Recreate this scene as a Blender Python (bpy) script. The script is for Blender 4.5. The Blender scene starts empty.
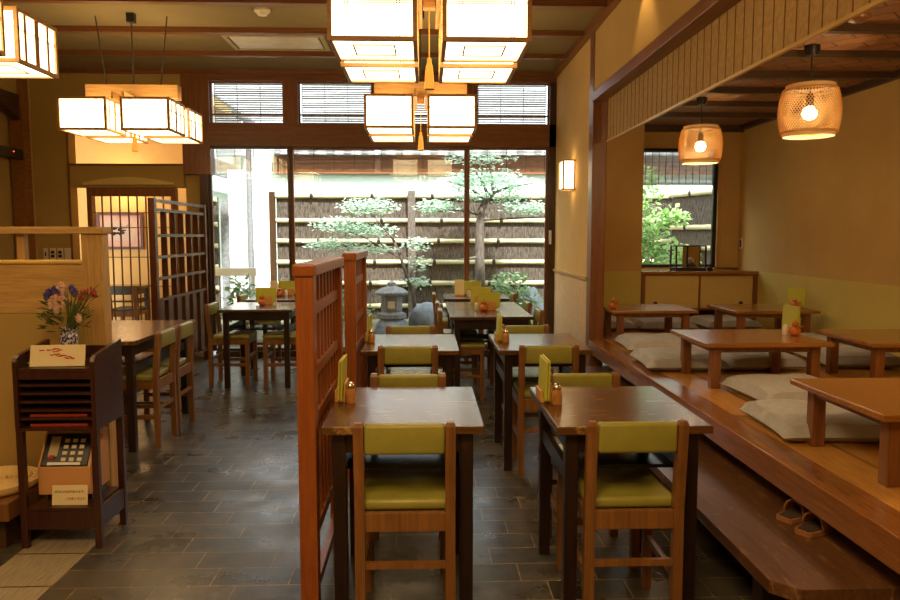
import bpy, bmesh, math, random
from mathutils import Vector, Matrix
R = random.Random(7)
SC = bpy.context.scene
COL = SC.collection
PI = math.pi

# ------------------------------------------------------------------ materials
def new_mat(name):
    m = bpy.data.materials.new(name); m.use_nodes = True
    nt = m.node_tree; nt.nodes.clear()
    out = nt.nodes.new('ShaderNodeOutputMaterial')
    b = nt.nodes.new('ShaderNodeBsdfPrincipled')
    nt.links.new(b.outputs[0], out.inputs[0])
    return m, nt, b, out

def mapping(nt, scale, coord='Object', rot=(0, 0, 0)):
    tc = nt.nodes.new('ShaderNodeTexCoord'); mp = nt.nodes.new('ShaderNodeMapping')
    mp.inputs['Scale'].default_value = scale; mp.inputs['Rotation'].default_value = rot
    nt.links.new(tc.outputs[coord], mp.inputs[0]); return mp

def noise(nt, vec, scale=5., detail=4., rough=.55):
    n = nt.nodes.new('ShaderNodeTexNoise')
    n.inputs['Scale'].default_value = scale; n.inputs['Detail'].default_value = detail
    n.inputs['Roughness'].default_value = rough
    if vec is not None: nt.links.new(vec, n.inputs['Vector'])
    return n.outputs[0]

def ramp(nt, fac, stops):
    r = nt.nodes.new('ShaderNodeValToRGB'); e = r.color_ramp.elements
    while len(e) < len(stops): e.new(.5)
    for i, (p, c) in enumerate(stops):
        e[i].position = p; e[i].color = (*c[:3], 1)
    nt.links.new(fac, r.inputs[0]); return r.outputs[0]

def bump(nt, b, h, strength=.2, dist=.01):
    n = nt.nodes.new('ShaderNodeBump'); n.inputs['Strength'].default_value = strength
    n.inputs['Distance'].default_value = dist
    nt.links.new(h, n.inputs['Height']); nt.links.new(n.outputs[0], b.inputs['Normal'])

def mix(nt, fac, a, bcol, blend='MIX'):
    n = nt.nodes.new('ShaderNodeMix'); n.data_type = 'RGBA'; n.blend_type = blend
    for sock, v in ((n.inputs[0], fac), (n.inputs[6], a), (n.inputs[7], bcol)):
        if isinstance(v, (int, float)): sock.default_value = v
        elif isinstance(v, tuple): sock.default_value = (*v[:3], 1)
        else: nt.links.new(v, sock)
    return n.outputs[2]

def plain(name, c, rough=.5, metal=0., var=.12, scale=8., spec=.5, bmp=0.):
    m, nt, b, _ = new_mat(name)
    mp = mapping(nt, (1, 1, 1))
    n = noise(nt, mp.outputs[0], scale, 5)
    lo = tuple(max(0, x * (1 - var)) for x in c); hi = tuple(min(1, x * (1 + var)) for x in c)
    nt.links.new(ramp(nt, n, [(.3, lo), (.7, hi)]), b.inputs['Base Color'])
    b.inputs['Roughness'].default_value = rough; b.inputs['Metallic'].default_value = metal
    b.inputs['Specular IOR Level'].default_value = spec
    if bmp: bump(nt, b, noise(nt, mp.outputs[0], scale * 12, 3), bmp, .004)
    return m

def wood(name, c1, c2, axis='x', rough=.35, k=1., spec=.5, worn=None, coat=0.):
    m, nt, b, _ = new_mat(name)
    s = {'x': (1.2 * k, 22 * k, 22 * k), 'y': (22 * k, 1.2 * k, 22 * k), 'z': (22 * k, 22 * k, 1.2 * k)}[axis]
    mp = mapping(nt, s)
    n = noise(nt, mp.outputs[0], 1.6, 6, .6)
    mp2 = mapping(nt, tuple(v * 2.6 for v in s))
    n2 = noise(nt, mp2.outputs[0], 2.3, 4, .6)
    col = ramp(nt, n, [(.32, c1), (.68, c2)])
    fine = ramp(nt, n2, [(.35, (.62, .62, .62)), (.62, (1, 1, 1))])
    col = mix(nt, .75, col, fine, 'MULTIPLY')
    if worn:
        mp3 = mapping(nt, (6, 26, 6) if axis == 'x' else (26, 6, 6))
        w = noise(nt, mp3.outputs[0], 1.5, 8, .72)
        w = ramp(nt, w, [(.56, (0, 0, 0)), (.66, (1, 1, 1))])
        col = mix(nt, w, col, worn)
    nt.links.new(col, b.inputs['Base Color'])
    b.inputs['Roughness'].default_value = rough
    b.inputs['Specular IOR Level'].default_value = spec
    b.inputs['Coat Weight'].default_value = coat; b.inputs['Coat Roughness'].default_value = .16
    bump(nt, b, n2, .10, .003)
    return m

def emit(name, c, strength):
    m, nt, b, out = new_mat(name); nt.nodes.remove(b)
    e = nt.nodes.new('ShaderNodeEmission'); e.inputs[0].default_value = (*c, 1); e.inputs[1].default_value = strength
    nt.links.new(e.outputs[0], out.inputs[0]); return m

def glass_pane(name, tint=(.97, .99, .98), gl=.05):
    m, nt, b, out = new_mat(name); nt.nodes.remove(b)
    t = nt.nodes.new('ShaderNodeBsdfTransparent'); t.inputs[0].default_value = (*tint, 1)
    g = nt.nodes.new('ShaderNodeBsdfGlossy'); g.inputs['Roughness'].default_value = .02
    mx = nt.nodes.new('ShaderNodeMixShader'); mx.inputs[0].default_value = gl
    nt.links.new(t.outputs[0], mx.inputs[1]); nt.links.new(g.outputs[0], mx.inputs[2])
    nt.links.new(mx.outputs[0], out.inputs[0]); return m

def translucent(name, c, c2, tr=.5, rough=.7, scale=9.):
    m, nt, b, out = new_mat(name)
    mp = mapping(nt, (1, 1, 1)); n = noise(nt, mp.outputs[0], scale, 3)
    col = ramp(nt, n, [(.35, c), (.65, c2)])
    nt.links.new(col, b.inputs['Base Color']); b.inputs['Roughness'].default_value = rough
    t = nt.nodes.new('ShaderNodeBsdfTranslucent'); nt.links.new(col, t.inputs[0])
    mx = nt.nodes.new('ShaderNodeMixShader'); mx.inputs[0].default_value = tr
    nt.links.new(b.outputs[0], mx.inputs[1]); nt.links.new(t.outputs[0], mx.inputs[2])
    nt.links.new(mx.outputs[0], out.inputs[0]); return m

def slate_floor():
    m, nt, b, _ = new_mat('slate_tiles')
    mp = mapping(nt, (1, 1, 1))
    br = nt.nodes.new('ShaderNodeTexBrick'); br.offset = 0.
    def mth(op, a, b_=None):
        q = nt.nodes.new('ShaderNodeMath'); q.operation = op
        for k, v in ((0, a), (1, b_)):
            if v is None: continue
            if isinstance(v, (int, float)): q.inputs[k].default_value = v
            else: nt.links.new(v, q.inputs[k])
        return q.outputs[0]
    sp = nt.nodes.new('ShaderNodeSeparateXYZ'); nt.links.new(mp.outputs[0], sp.inputs[0])
    row = mth('FLOOR', mth('DIVIDE', sp.outputs[1], .15))
    cb = nt.nodes.new('ShaderNodeCombineXYZ')
    nt.links.new(mth('ADD', mth('ADD', sp.outputs[0], mth('MULTIPLY', row, .1)), 20.03), cb.inputs[0]); nt.links.new(mth('ADD', sp.outputs[1], 15.0), cb.inputs[1])
    nt.links.new(cb.outputs[0], br.inputs['Vector'])
    br.inputs['Color1'].default_value = (.020, .021, .022, 1)
    br.inputs['Color2'].default_value = (.066, .062, .056, 1)
    br.inputs['Mortar'].default_value = (.30, .20, .085, 1)
    br.inputs['Scale'].default_value = 1.; br.inputs['Mortar Size'].default_value = .003
    br.inputs['Mortar Smooth'].default_value = .3; br.inputs['Bias'].default_value = 0.
    br.inputs['Brick Width'].default_value = .30; br.inputs['Row Height'].default_value = .15
    n = noise(nt, mp.outputs[0], 11, 8, .62)
    n2 = noise(nt, mp.outputs[0], 3.0, 6)
    col = mix(nt, 1., br.outputs[0], ramp(nt, n, [(.40, (.55, .55, .55)), (.60, (1.4, 1.33, 1.2))]), 'MULTIPLY')
    dust = ramp(nt, noise(nt, mp.outputs[0], 1.3, 8, .7), [(.44, (0, 0, 0)), (.62, (.75, .75, .75))])
    col = mix(nt, dust, col, (.105, .082, .050))
    nt.links.new(col, b.inputs['Base Color'])
    nt.links.new(ramp(nt, n2, [(.36, (.24,) * 3), (.62, (.40,) * 3)]), b.inputs['Roughness'])
    inv = nt.nodes.new('ShaderNodeMath'); inv.operation = 'SUBTRACT'; inv.inputs[0].default_value = 1
    nt.links.new(br.outputs['Fac'], inv.inputs[1])
    add = nt.nodes.new('ShaderNodeMath'); add.operation = 'MULTIPLY_ADD'; add.inputs[1].default_value = .12
    nt.links.new(noise(nt, mp.outputs[0], 5, 2), add.inputs[0]); nt.links.new(inv.outputs[0], add.inputs[2])
    bump(nt, b, add.outputs[0], .35, .006)
    return m

def brick_mat(name, c1, c2, mortar, bw, rh, ms, rough=.7, rot=(0, 0, 0), fine=40., offset=0., coord='Object', squash=1.):
    m, nt, b, _ = new_mat(name)
    mp = mapping(nt, (1, 1, 1), coord, rot)
    br = nt.nodes.new('ShaderNodeTexBrick'); nt.links.new(mp.outputs[0], br.inputs['Vector'])
    br.offset = offset
    br.inputs['Color1'].default_value = (*c1, 1); br.inputs['Color2'].default_value = (*c2, 1)
    br.inputs['Mortar'].default_value = (*mortar, 1); br.inputs['Scale'].default_value = 1
    br.inputs['Mortar Size'].default_value = ms; br.inputs['Brick Width'].default_value = bw
    br.inputs['Row Height'].default_value = rh
    mp2 = mapping(nt, (fine, 4, fine), coord)
    n = noise(nt, mp2.outputs[0], 2, 5)
    col = mix(nt, .8, br.outputs[0], ramp(nt, n, [(.3, (.65, .65, .65)), (.7, (1.2, 1.2, 1.2))]), 'MULTIPLY')
    nt.links.new(col, b.inputs['Base Color']); b.inputs['Roughness'].default_value = rough
    return m

def streaks(name, c1, c2, s, rough=.9, sc=2., bmp=.8):
    m, nt, b, _ = new_mat(name)
    mp = mapping(nt, s); n = noise(nt, mp.outputs[0], sc, 8, .7)
    nt.links.new(ramp(nt, n, [(.36, c1), (.64, c2)]), b.inputs['Base Color'])
    b.inputs['Roughness'].default_value = rough; bump(nt, b, n, bmp, .03)
    return m

M = {}
M['slate'] = slate_floor()
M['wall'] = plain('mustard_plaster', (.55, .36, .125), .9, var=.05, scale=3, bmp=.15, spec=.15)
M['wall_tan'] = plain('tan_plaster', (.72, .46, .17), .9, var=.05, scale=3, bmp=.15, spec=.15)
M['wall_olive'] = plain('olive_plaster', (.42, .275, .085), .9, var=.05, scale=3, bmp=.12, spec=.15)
M['dado'] = plain('yellow_dado_paint', (.58, .47, .125), .75, var=.04, scale=4, spec=.2)
M['ceil'] = plain('ceiling_board', (.26, .19, .085), .85, var=.06, scale=2, spec=.15)
M['lit_wall'] = plain('cream_plaster', (.74, .50, .19), .9, var=.03, spec=.1)
M['red_wood'] = wood('reddish_brown_wood', (.20, .07, .022), (.30, .11, .035), 'z', .35)
M['red_wood_x'] = wood('reddish_brown_beam', (.18, .065, .02), (.27, .10, .03), 'x', .4)
M['red_wood_y'] = wood('reddish_brown_rail', (.20, .07, .022), (.30, .11, .035), 'y', .35)
M['screen'] = wood('vermilion_brown_wood', (.26, .064, .011), (.35, .095, .017), 'z', .33)
M['dark_x'] = wood('dark_beam', (.05, .024, .010), (.085, .04, .015), 'x', .45)
M['dark_y'] = wood('dark_beam_long', (.05, .024, .010), (.085, .04, .015), 'y', .45)
M['dark_z'] = wood('dark_post', (.045, .021, .010), (.08, .036, .015), 'z', .3)
M['lattice'] = wood('dark_red_lacquer', (.075, .022, .010), (.12, .036, .014), 'z', .25)
M['table_leg'] = wood('table_frame_wood', (.015, .006, .004), (.034, .013, .006), 'z', .35)
M['table_top'] = wood('table_top_wood', (.075, .032, .009), (.145, .062, .017), 'x', .26, spec=.4, worn=(.36, .19, .05), coat=.3)
M['table_dark'] = wood('dark_table_top_wood', (.055, .028, .016), (.09, .045, .022), 'y', .22, coat=.5)
M['table_shelf'] = plain('black_lacquer_shelf', (.03, .025, .022), .14, var=.2)
M['chair'] = wood('chair_wood', (.18, .075, .018), (.28, .115, .03), 'z', .4)
M['olive'] = plain('olive_vinyl', (.27, .245, .040), .42, var=.1, scale=14, bmp=.06)
M['teal'] = plain('dark_teal_vinyl', (.06, .085, .07), .45)
M['low_top'] = wood('low_table_wood', (.30, .115, .02), (.42, .165, .03), 'x', .22, coat=.4)
M['low_leg'] = wood('low_table_leg_wood', (.19, .07, .02), (.27, .10, .03), 'z', .35)
M['edge'] = wood('platform_edge_wood', (.24, .085, .018), (.34, .13, .028), 'y', .25, coat=.3)
M['bench'] = wood('worn_bench_wood', (.10, .040, .014), (.17, .07, .025), 'y', .33, worn=(.28, .15, .055))
M['tatami'] = brick_mat('tatami_mats', (.54, .25, .045), (.48, .22, .04), (.26, .11, .02), .88, 1.76, .012, .42, fine=60)
M['cushion'] = plain('grey_cushion_cloth', (.43, .425, .42), .95, var=.08, scale=30, spec=.1, bmp=.25)
M['paper'] = emit('lit_paper', (1., .71, .35), 5.6)
M['sconce'] = emit('lit_sconce_paper', (1., .74, .38), 4.)
M['bulb'] = emit('lamp_bulb', (1., .74, .40), 110.)
M['lamp_wood'] = wood('lantern_frame_wood', (.52, .27, .08), (.66, .36, .12), 'x', .45)
M['lamp_bar'] = plain('lantern_thin_bar', (.40, .19, .06), .5)
M['rattan'] = translucent('rattan_strand', (.74, .46, .17), (.84, .58, .25), .55)
M['cream_rim'] = translucent('cream_rim', (.80, .68, .45), (.86, .74, .5), .4)
M['black'] = plain('black_plastic', (.016, .015, .014), .4)
M['cord'] = plain('dark_cord', (.06, .04, .025), .7)
M['tassel'] = plain('gold_tassel_thread', (.62, .33, .05), .7)
M['menu'] = plain('yellow_green_menu_cover', (.50, .49, .055), .5, var=.06)
M['holder'] = wood('pale_wood_holder', (.58, .27, .06), (.70, .36, .10), 'z', .45)
M['steel'] = plain('chrome', (.75, .72, .68), .16, 1.)
M['amber'] = plain('spice_filled_glass', (.42, .19, .05), .08, var=.3, scale=40)
M['orange'] = plain('orange_ceramic', (.50, .13, .02), .25, var=.3, scale=20)
M['white_jar'] = plain('white_ceramic', (.75, .66, .55), .3)
M['stand'] = wood('stand_dark_red_wood', (.042, .013, .008), (.072, .023, .011), 'z', .28)
M['pale_wood'] = wood('pale_cypress_wood', (.52, .30, .085), (.62, .37, .12), 'x', .5)
M['pale_wood_z'] = wood('pale_cypress_post', (.52, .30, .085), (.62, .37, .12), 'z', .5)
M['bamboo_gold'] = plain('golden_bamboo', (.68, .43, .10), .35)
M['bamboo'] = plain('pale_bamboo_pole', (.60, .55, .33), .5, var=.2, scale=6)
M['salmon'] = plain('salmon_plastic', (.62, .31, .115), .45, var=.04)
M['card'] = plain('cream_card', (.80, .66, .38), .8, var=.05)
M['ink_red'] = plain('red_ink', (.45, .03, .02), .8)
M['ink_black'] = plain('black_ink', (.02, .02, .02), .8)
M['red_slip'] = plain('red_menu_sheet', (.30, .03, .012), .5)
M['straw'] = plain('woven_straw', (.66, .45, .17), .8, var=.12, scale=90, bmp=.1)
M['beige_stone'] = streaks('beige_ribbed_stone', (.22, .17, .10), (.34, .27, .17), (60, 4, 10), .75, bmp=.3)
M['vase'] = None
M['sudare'] = translucent('reed_blind_straw', (.60, .40, .13), (.72, .50, .19), .3, scale=30)
M['sudare_brown'] = translucent('brown_reed_blind', (.30, .165, .075), (.40, .24, .12), .4, scale=20)
M['sudare_white'] = translucent('pale_reed_blind', (.46, .45, .43), (.62, .61, .59), .45, scale=20)
M['wicker'] = streaks('wicker_wainscot', (.58, .36, .15), (.86, .60, .32), (60, 60, 9), .85, 2., .3)
M['glass'] = glass_pane('window_glass')
M['case_glass'] = glass_pane('case_glass', (.93, .95, .93), .06)
M['gold'] = plain('gold_panel', (.62, .34, .06), .35, .3)
M['white_paint'] = plain('white_paint', (.82, .82, .80), .6, var=.03)
M['plate'] = plain('ivory_plate', (.72, .62, .45), .4)
M['stone'] = plain('grey_granite', (.20, .21, .22), .85, var=.35, scale=30, bmp=.5)
M['stone_blue'] = plain('blue_grey_rock', (.19, .23, .27), .8, var=.4, scale=7, bmp=.6)
M['stone_dark'] = plain('dark_blue_rock', (.06, .075, .10), .8, var=.4, scale=7, bmp=.6)
M['soil'] = plain('garden_moss_soil', (.14, .13, .08), .95, var=.4, scale=5)
M['brush'] = streaks('brushwood_twigs', (.016, .012, .009), (.165, .128, .098), (26, 26, 6), .95, 1.7)
M['bark'] = streaks('bark', (.07, .055, .045), (.20, .16, .13), (20, 20, 6), .9)
M['leaf'] = translucent('pale_green_leaf', (.34, .52, .38), (.60, .74, .60), .45, .5)
M['leaf_dark'] = translucent('deep_green_leaf', (.12, .25, .10), (.26, .42, .2), .35, .4)
M['leaf_bright'] = translucent('fresh_green_leaf', (.25, .46, .12), (.4, .62, .24), .4, .5)
M['roof_tile'] = plain('grey_roof_tile', (.70, .71, .73), .5, var=.15)
M['neighbour'] = plain('pale_green_render', (.68, .82, .70), .85, var=.03)
M['door_panel'] = plain('yellow_door_paper', (.64, .46, .15), .8, var=.04)
M['herring'] = brick_mat('woven_ceiling', (.30, .13, .04), (.24, .10, .032), (.07, .028, .012), .28, .14, .006, .6, rot=(0, 0, PI / 4), offset=.5)
M['pink_mat'] = plain('pink_picture_mat', (.66, .42, .33), .8)
M['paper_art'] = plain('ink_picture_paper', (.60, .48, .38), .8, var=.1)
M['frame_red'] = wood('picture_frame_wood', (.12, .038, .02), (.17, .06, .03), 'x', .4)
M['petal_pink'] = translucent('pale_pink_petal', (.80, .50, .38), (.88, .64, .5), .3)
M['petal_blue'] = translucent('violet_blue_petal', (.10, .08, .30), (.18, .14, .42), .3)
M['berry'] = plain('dark_red_bud', (.32, .035, .02), .5)
M['reed_cord'] = plain('brown_blind_cord', (.27, .15, .045), .8)
M['stem'] = translucent('flower_stem', (.09, .14, .025), (.20, .25, .06), .2)
M['slipper'] = plain('brown_slipper_vinyl', (.36, .16, .055), .45)
M['slipper_in'] = plain('dark_slipper_lining', (.06, .03, .018), .8)
M['grille'] = plain('vent_panel', (.46, .36, .20), .6)
M['red_led'] = emit('red_led', (1., .05, .02), 6.)

def vase_mat():
    m, nt, b, _ = new_mat('blue_and_white_porcelain')
    mp = mapping(nt, (1, 1, 1))
    v = nt.nodes.new('ShaderNodeTexVoronoi'); v.inputs['Scale'].default_value = 105
    nt.links.new(mp.outputs[0], v.inputs['Vector'])
    nt.links.new(ramp(nt, v.outputs['Distance'], [(.50, (.025, .035, .14)), (.66, (.62, .58, .55))]), b.inputs['Base Color'])
    b.inputs['Roughness'].default_value = .2; return m
M['vase'] = vase_mat()

# ------------------------------------------------------------------ mesh helpers
class MB:
    def __init__(s): s.v = []; s.f = []; s.smooth = []
    def add(s, vs, fs, sm=False):
        o = len(s.v); s.v += [tuple(v) for v in vs]
        for f in fs: s.f.append([i + o for i in f]); s.smooth.append(sm)
        return s
    def box(s, x0, x1, y0, y1, z0, z1, bev=0., mat=None):
        if bev <= 0:
            vs = [(x, y, z) for z in (z0, z1) for y in (y0, y1) for x in (x0, x1)]
            fs = [(0, 2, 3, 1), (4, 5, 7, 6), (0, 1, 5, 4), (2, 6, 7, 3), (0, 4, 6, 2), (1, 3, 7, 5)]
            if mat is not None: vs = [mat @ Vector(v) for v in vs]
            return s.add(vs, fs)
        bm = bmesh.new(); bmesh.ops.create_cube(bm, size=1)
        for v in bm.verts:
            v.co = Vector(((x0 + x1) / 2 + v.co.x * (x1 - x0), (y0 + y1) / 2 + v.co.y * (y1 - y0), (z0 + z1) / 2 + v.co.z * (z1 - z0)))
        bmesh.ops.bevel(bm, geom=bm.edges[:], offset=bev, segments=2, affect='EDGES', profile=.6)
        return s.from_bm(bm, mat)
    def from_bm(s, bm, mat=None, sm=False):
        bm.verts.index_update()
        s.add([(mat @ v.co) if mat is not None else v.co.copy() for v in bm.verts], [[v.index for v in f.verts] for f in bm.faces], sm)
        bm.free(); return s
    def bar(s, p0, p1, w, h=None, up=(0, 0, 1)):
        h = h or w; p0 = Vector(p0); p1 = Vector(p1); d = (p1 - p0).normalized(); up = Vector(up)
        if abs(d.dot(up)) > .98: up = Vector((0, 1, 0))
        a = d.cross(up).normalized(); b = a.cross(d).normalized()
        vs = [p + a * (i * w / 2) + b * (j * h / 2) for p in (p0, p1) for i, j in ((-1, -1), (1, -1), (1, 1), (-1, 1))]
        return s.add(vs, [(3, 2, 1, 0), (4, 5, 6, 7), (0, 1, 5, 4), (1, 2, 6, 5), (2, 3, 7, 6), (3, 0, 4, 7)])
    def tube(s, pts, r, n=8, caps=True):
        pts = [Vector(p) for p in pts]
        rs = r if isinstance(r, (list, tuple)) else [r] * len(pts)
        vs = []; prev = None
        for i, p in enumerate(pts):
            d = (pts[min(i + 1, len(pts) - 1)] - pts[max(i - 1, 0)])
            d = d.normalized() if d.length > 1e-9 else Vector((0, 0, 1))
            if prev is None:
                a = d.cross(Vector((0, 0, 1)))
                if a.length < .05: a = d.cross(Vector((1, 0, 0)))
            else: a = prev - d * prev.dot(d)
            a.normalize(); prev = a; b = d.cross(a)
            vs += [p + (a * math.cos(2 * PI * k / n) + b * math.sin(2 * PI * k / n)) * rs[i] for k in range(n)]
        fs = []
        for i in range(len(pts) - 1):
            for k in range(n):
                k2 = (k + 1) % n
                fs.append((i * n + k, i * n + k2, (i + 1) * n + k2, (i + 1) * n + k))
        if caps: fs += [tuple(range(n - 1, -1, -1)), tuple(range((len(pts) - 1) * n, len(pts) * n))]
        return s.add(vs, fs, True)
    def lathe(s, prof, c=(0, 0, 0), n=20, closed=False):
        vs = []; fs = []
        for (r, z) in prof:
            vs += [(c[0] + r * math.cos(2 * PI * k / n), c[1] + r * math.sin(2 * PI * k / n), c[2] + z) for k in range(n)]
        L = len(prof)
        for i in range(L if closed else L - 1):
            j = (i + 1) % L
            for k in range(n):
                k2 = (k + 1) % n; fs.append((i * n + k, i * n + k2, j * n + k2, j * n + k))
        if not closed:
            if prof[0][0] > 1e-4: fs.append(tuple(range(n - 1, -1, -1)))
            if prof[-1][0] > 1e-4: fs.append(tuple(range((L - 1) * n, L * n)))
        return s.add(vs, fs, True)
    def prism(s, poly, axis, a, b, sm=False):
        def p(u, v, w): return {'x': (w, u, v), 'y': (u, w, v), 'z': (u, v, w)}[axis]
        n = len(poly)
        vs = [p(u, v, a) for u, v in poly] + [p(u, v, b) for u, v in poly]
        fs = [tuple(range(n)), tuple(range(2 * n - 1, n - 1, -1))] + [(i, i + n, (i + 1) % n + n, (i + 1) % n) for i in range(n)]
        return s.add(vs, fs, sm)
    def ball(s, c, rx, ry=None, rz=None, nu=12, nv=8, jitter=0., rnd=None):
        ry = ry or rx; rz = rz or rx; vs = []; fs = []
        for i in range(nv + 1):
            t = PI * i / nv
            for k in range(nu):
                a = 2 * PI * k / nu
                j = 1 + (rnd.uniform(-jitter, jitter) if rnd and 0 < i < nv else 0)
                vs.append((c[0] + rx * j * math.sin(t) * math.cos(a), c[1] + ry * j * math.sin(t) * math.sin(a), c[2] + rz * j * math.cos(t)))
        for i in range(nv):
            for k in range(nu):
                k2 = (k + 1) % nu; fs.append((i * nu + k, (i + 1) * nu + k, (i + 1) * nu + k2, i * nu + k2))
        return s.add(vs, fs, True)
    def build(s, name, mat, parent=None, loc=None):
        me = bpy.data.meshes.new(name); me.from_pydata(s.v, [], s.f)
        bm = bmesh.new(); bm.from_mesh(me)
        bmesh.ops.remove_doubles(bm, verts=bm.verts[:], dist=1e-6)
        bmesh.ops.recalc_face_normals(bm, faces=bm.faces[:]) if len(bm.faces) < 60000 else None
        bm.to_mesh(me); bm.free()
        if any(s.smooth):
            me.polygons.foreach_set('use_smooth', [True] * len(me.polygons))
            try: me.set_sharp_from_angle(angle=math.radians(38))
            except Exception: pass
        me.materials.append(M[mat] if isinstance(mat, str) else mat)
        o = bpy.data.objects.new(name, me); COL.objects.link(o)
        if parent is not None: o.parent = parent
        if loc is not None: o.location = loc
        return o

def tag(o, label=None, cat=None, group=None, kind=None):
    if label: o['label'] = label
    if cat: o['category'] = cat
    if group: o['group'] = group
    if kind: o['kind'] = kind
    return o
def thing(name, label, cat, loc=(0, 0, 0), rz=0., group=None):
    o = bpy.data.objects.new(name, None); o.empty_display_size = .05
    COL.objects.link(o); o.location = loc; o.rotation_euler = (0, 0, rz)
    return tag(o, label, cat, group)
def struct(o): return tag(o, kind='structure')
KIDS = {}
def kids(o): return [c for c in COL.objects if c.parent == o]
def dup(root, loc, rz, label, group=None):
    def rec(o, par):
        c = o.copy(); COL.objects.link(c)
        if par is not None: c.parent = par
        for ch in kids(o): rec(ch, c)
        return c
    c = rec(root, None); c.location = loc; c.rotation_euler = (0, 0, rz); c['label'] = label
    if group: c['group'] = group
    return c
def B(*a, **k): return MB().box(*a, **k)

# ------------------------------------------------------------------ main dimensions (metres)
YB = 7.95      # inner face of the window wall
XW = 1.42      # face of the wall / edge of the raised floor
XR = 3.42      # right wall of the raised room
YT = 7.83      # back wall of the raised room
XL = -4.20     # left wall
ZC = 3.08      # main ceiling
ZT = 2.51      # ceiling of the raised room
ZP = .435      # raised floor
YF = -1.6      # wall behind the camera

# ------------------------------------------------------------------ setting: floor, walls, ceilings
f = struct(B(XL - .3, XR + .2, YF, 10.0 if False else YB + .15, -.12, 0).build('floor', 'slate'))
struct(B(XL - .3, -2.58, YB + .15, 9.9, -.12, 0).build('floor', 'slate'))
struct(MB().box(-1.72, -1.43, YF + .02, 3.42, .0005, .004).build('trim_1', 'beige_stone'))
mb = MB()
for yy in [3.0 - .29 * i for i in range(-1, 12)]: mb.box(-1.72, -1.43, yy - .003, yy + .003, .004, .0048)
struct(mb.build('trim_2', 'stand'))
struct(B(XL - .3, XW + .13, YF, YB + .15, ZC, ZC + .12).build('ceiling', 'ceil'))
# ceiling battens of the main room
i = 3
for yb in [7.93, 7.16] + [6.36 - .80 * k for k in range(10)]:
    struct(B(XL, XW - .06, yb - .03, yb + .03, ZC - .045, ZC).build('trim_%d' % i, 'red_wood_x')); i += 1
struct(B(XW - .06, XW, YF, YB, ZC - .06, ZC).build('trim_%d' % i, 'red_wood_y')); i += 1
# wall beside the windows + pillar + lintel wall
struct(B(XW, XW + .10, 6.30, YB + .15, .95, ZC).build('wall_right_corridor', 'wall_tan'))
struct(B(XW, XW + .10, 6.30, YB + .15, 0, .95).build('wall_right_wainscot', 'wicker'))
struct(B(XW - .02, XW, 6.30, YB, .945, .972, .004).build('trim_%d' % i, 'pale_wood')); i += 1
struct(B(XW - .008, XW + .115, 6.15, 6.30, 0, ZC, .008).build('trim_%d' % i, 'red_wood')); i += 1
struct(B(XW, XW + .13, YF, 6.15, 2.53, ZC).build('wall_right_upper', 'wall'))
struct(B(XW - .02, XW + .15, YF, 6.15, 2.45, 2.53, .006).build('trim_%d' % i, 'red_wood_y')); i += 1
# raised room shell
struct(B(XR, XR + .12, YF, YT + .12, .97, ZT + .1).build('wall_right', 'wall'))
struct(B(XR - .001, XR + .12, YF, YT + .12, 0, .97).build('wall_right_dado', 'dado'))
struct(B(XW + .13, XR + .12, YF, YT + .12, ZT, ZT + .1).build('ceiling_raised', 'herring'))
for yb in [7.01 - .585 * k for k in range(14)]:
    struct(B(XW + .13, XR, yb - .028, yb + .028, ZT - .045, ZT).build('trim_%d' % i, 'dark_x')); i += 1
struct(B(XR - .05, XR, YF, YT, ZT - .05, ZT).build('trim_%d' % i, 'dark_y')); i += 1
struct(B(XW + .13, XR, YT - .05, YT, ZT - .07, ZT).build('trim_%d' % i, 'dark_x')); i += 1
# back wall of the raised room around its window (X 2.27..3.17, Z .985..2.29)
mb = MB()
mb.box(XW + .10, 2.215, 7.36, YT + .12, .97, ZT)
mb.box(2.215, XR, YT, YT + .12, 2.27, ZT); mb.box(3.17, XR, YT, YT + .12, .97, 2.27)
struct(mb.build('wall_back_raised', 'wall'))
mb = MB(); mb.box(XW + .10, 2.215, 7.358, YT + .12, ZP, .97); mb.box(2.215, XR, YT, YT + .12, ZP, .985)
struct(mb.build('wall_back_dado', 'dado'))
# rear wall (behind the camera) and left wall
struct(B(XL - .3, XR + .12, YF - .12, YF, 0, ZC).build('wall_front', 'wall'))
mb = MB()
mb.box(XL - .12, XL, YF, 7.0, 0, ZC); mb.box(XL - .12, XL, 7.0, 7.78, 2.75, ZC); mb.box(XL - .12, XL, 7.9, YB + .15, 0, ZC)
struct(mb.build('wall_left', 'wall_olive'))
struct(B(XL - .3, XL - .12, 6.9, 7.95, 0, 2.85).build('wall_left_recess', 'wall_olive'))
struct(B(XL - .1, XL + .05, 7.78, 7.9, 0, ZC, .006).build('trim_%d' % i, 'edge')); i += 1
poly = [(6.98, 2.62)] + [(6.98 + .8 * t, 2.62 + .10 * math.sin(PI * t) - .10 * t) for t in [k / 10 for k in range(1, 11)]] + [(7.78, 2.78), (6.98, 2.78)]
struct(MB().prism(poly, 'x', XL - .06, XL + .02).build('trim_%d' % i, 'dark_y')); i += 1
struct(B(XL, XL + .05, 7.9, 7.945, 0, ZC).build('trim_%d' % i, 'pale_wood_z')); i += 1
# back-left wall with the tall opening (X -3.78..-2.66)
mb = MB()
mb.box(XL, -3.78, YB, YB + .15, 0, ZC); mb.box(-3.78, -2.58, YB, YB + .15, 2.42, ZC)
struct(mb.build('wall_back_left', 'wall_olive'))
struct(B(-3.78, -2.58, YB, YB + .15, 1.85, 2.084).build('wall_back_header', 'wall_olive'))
mb = MB(); mb.box(-3.78, -2.58, YB - .012, YB, 2.078, 2.098); mb.box(-3.80, -3.78, YB - .012, YB, 0, 2.42)
struct(mb.build('trim_%d' % i, 'red_wood_x')); i += 1
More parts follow.
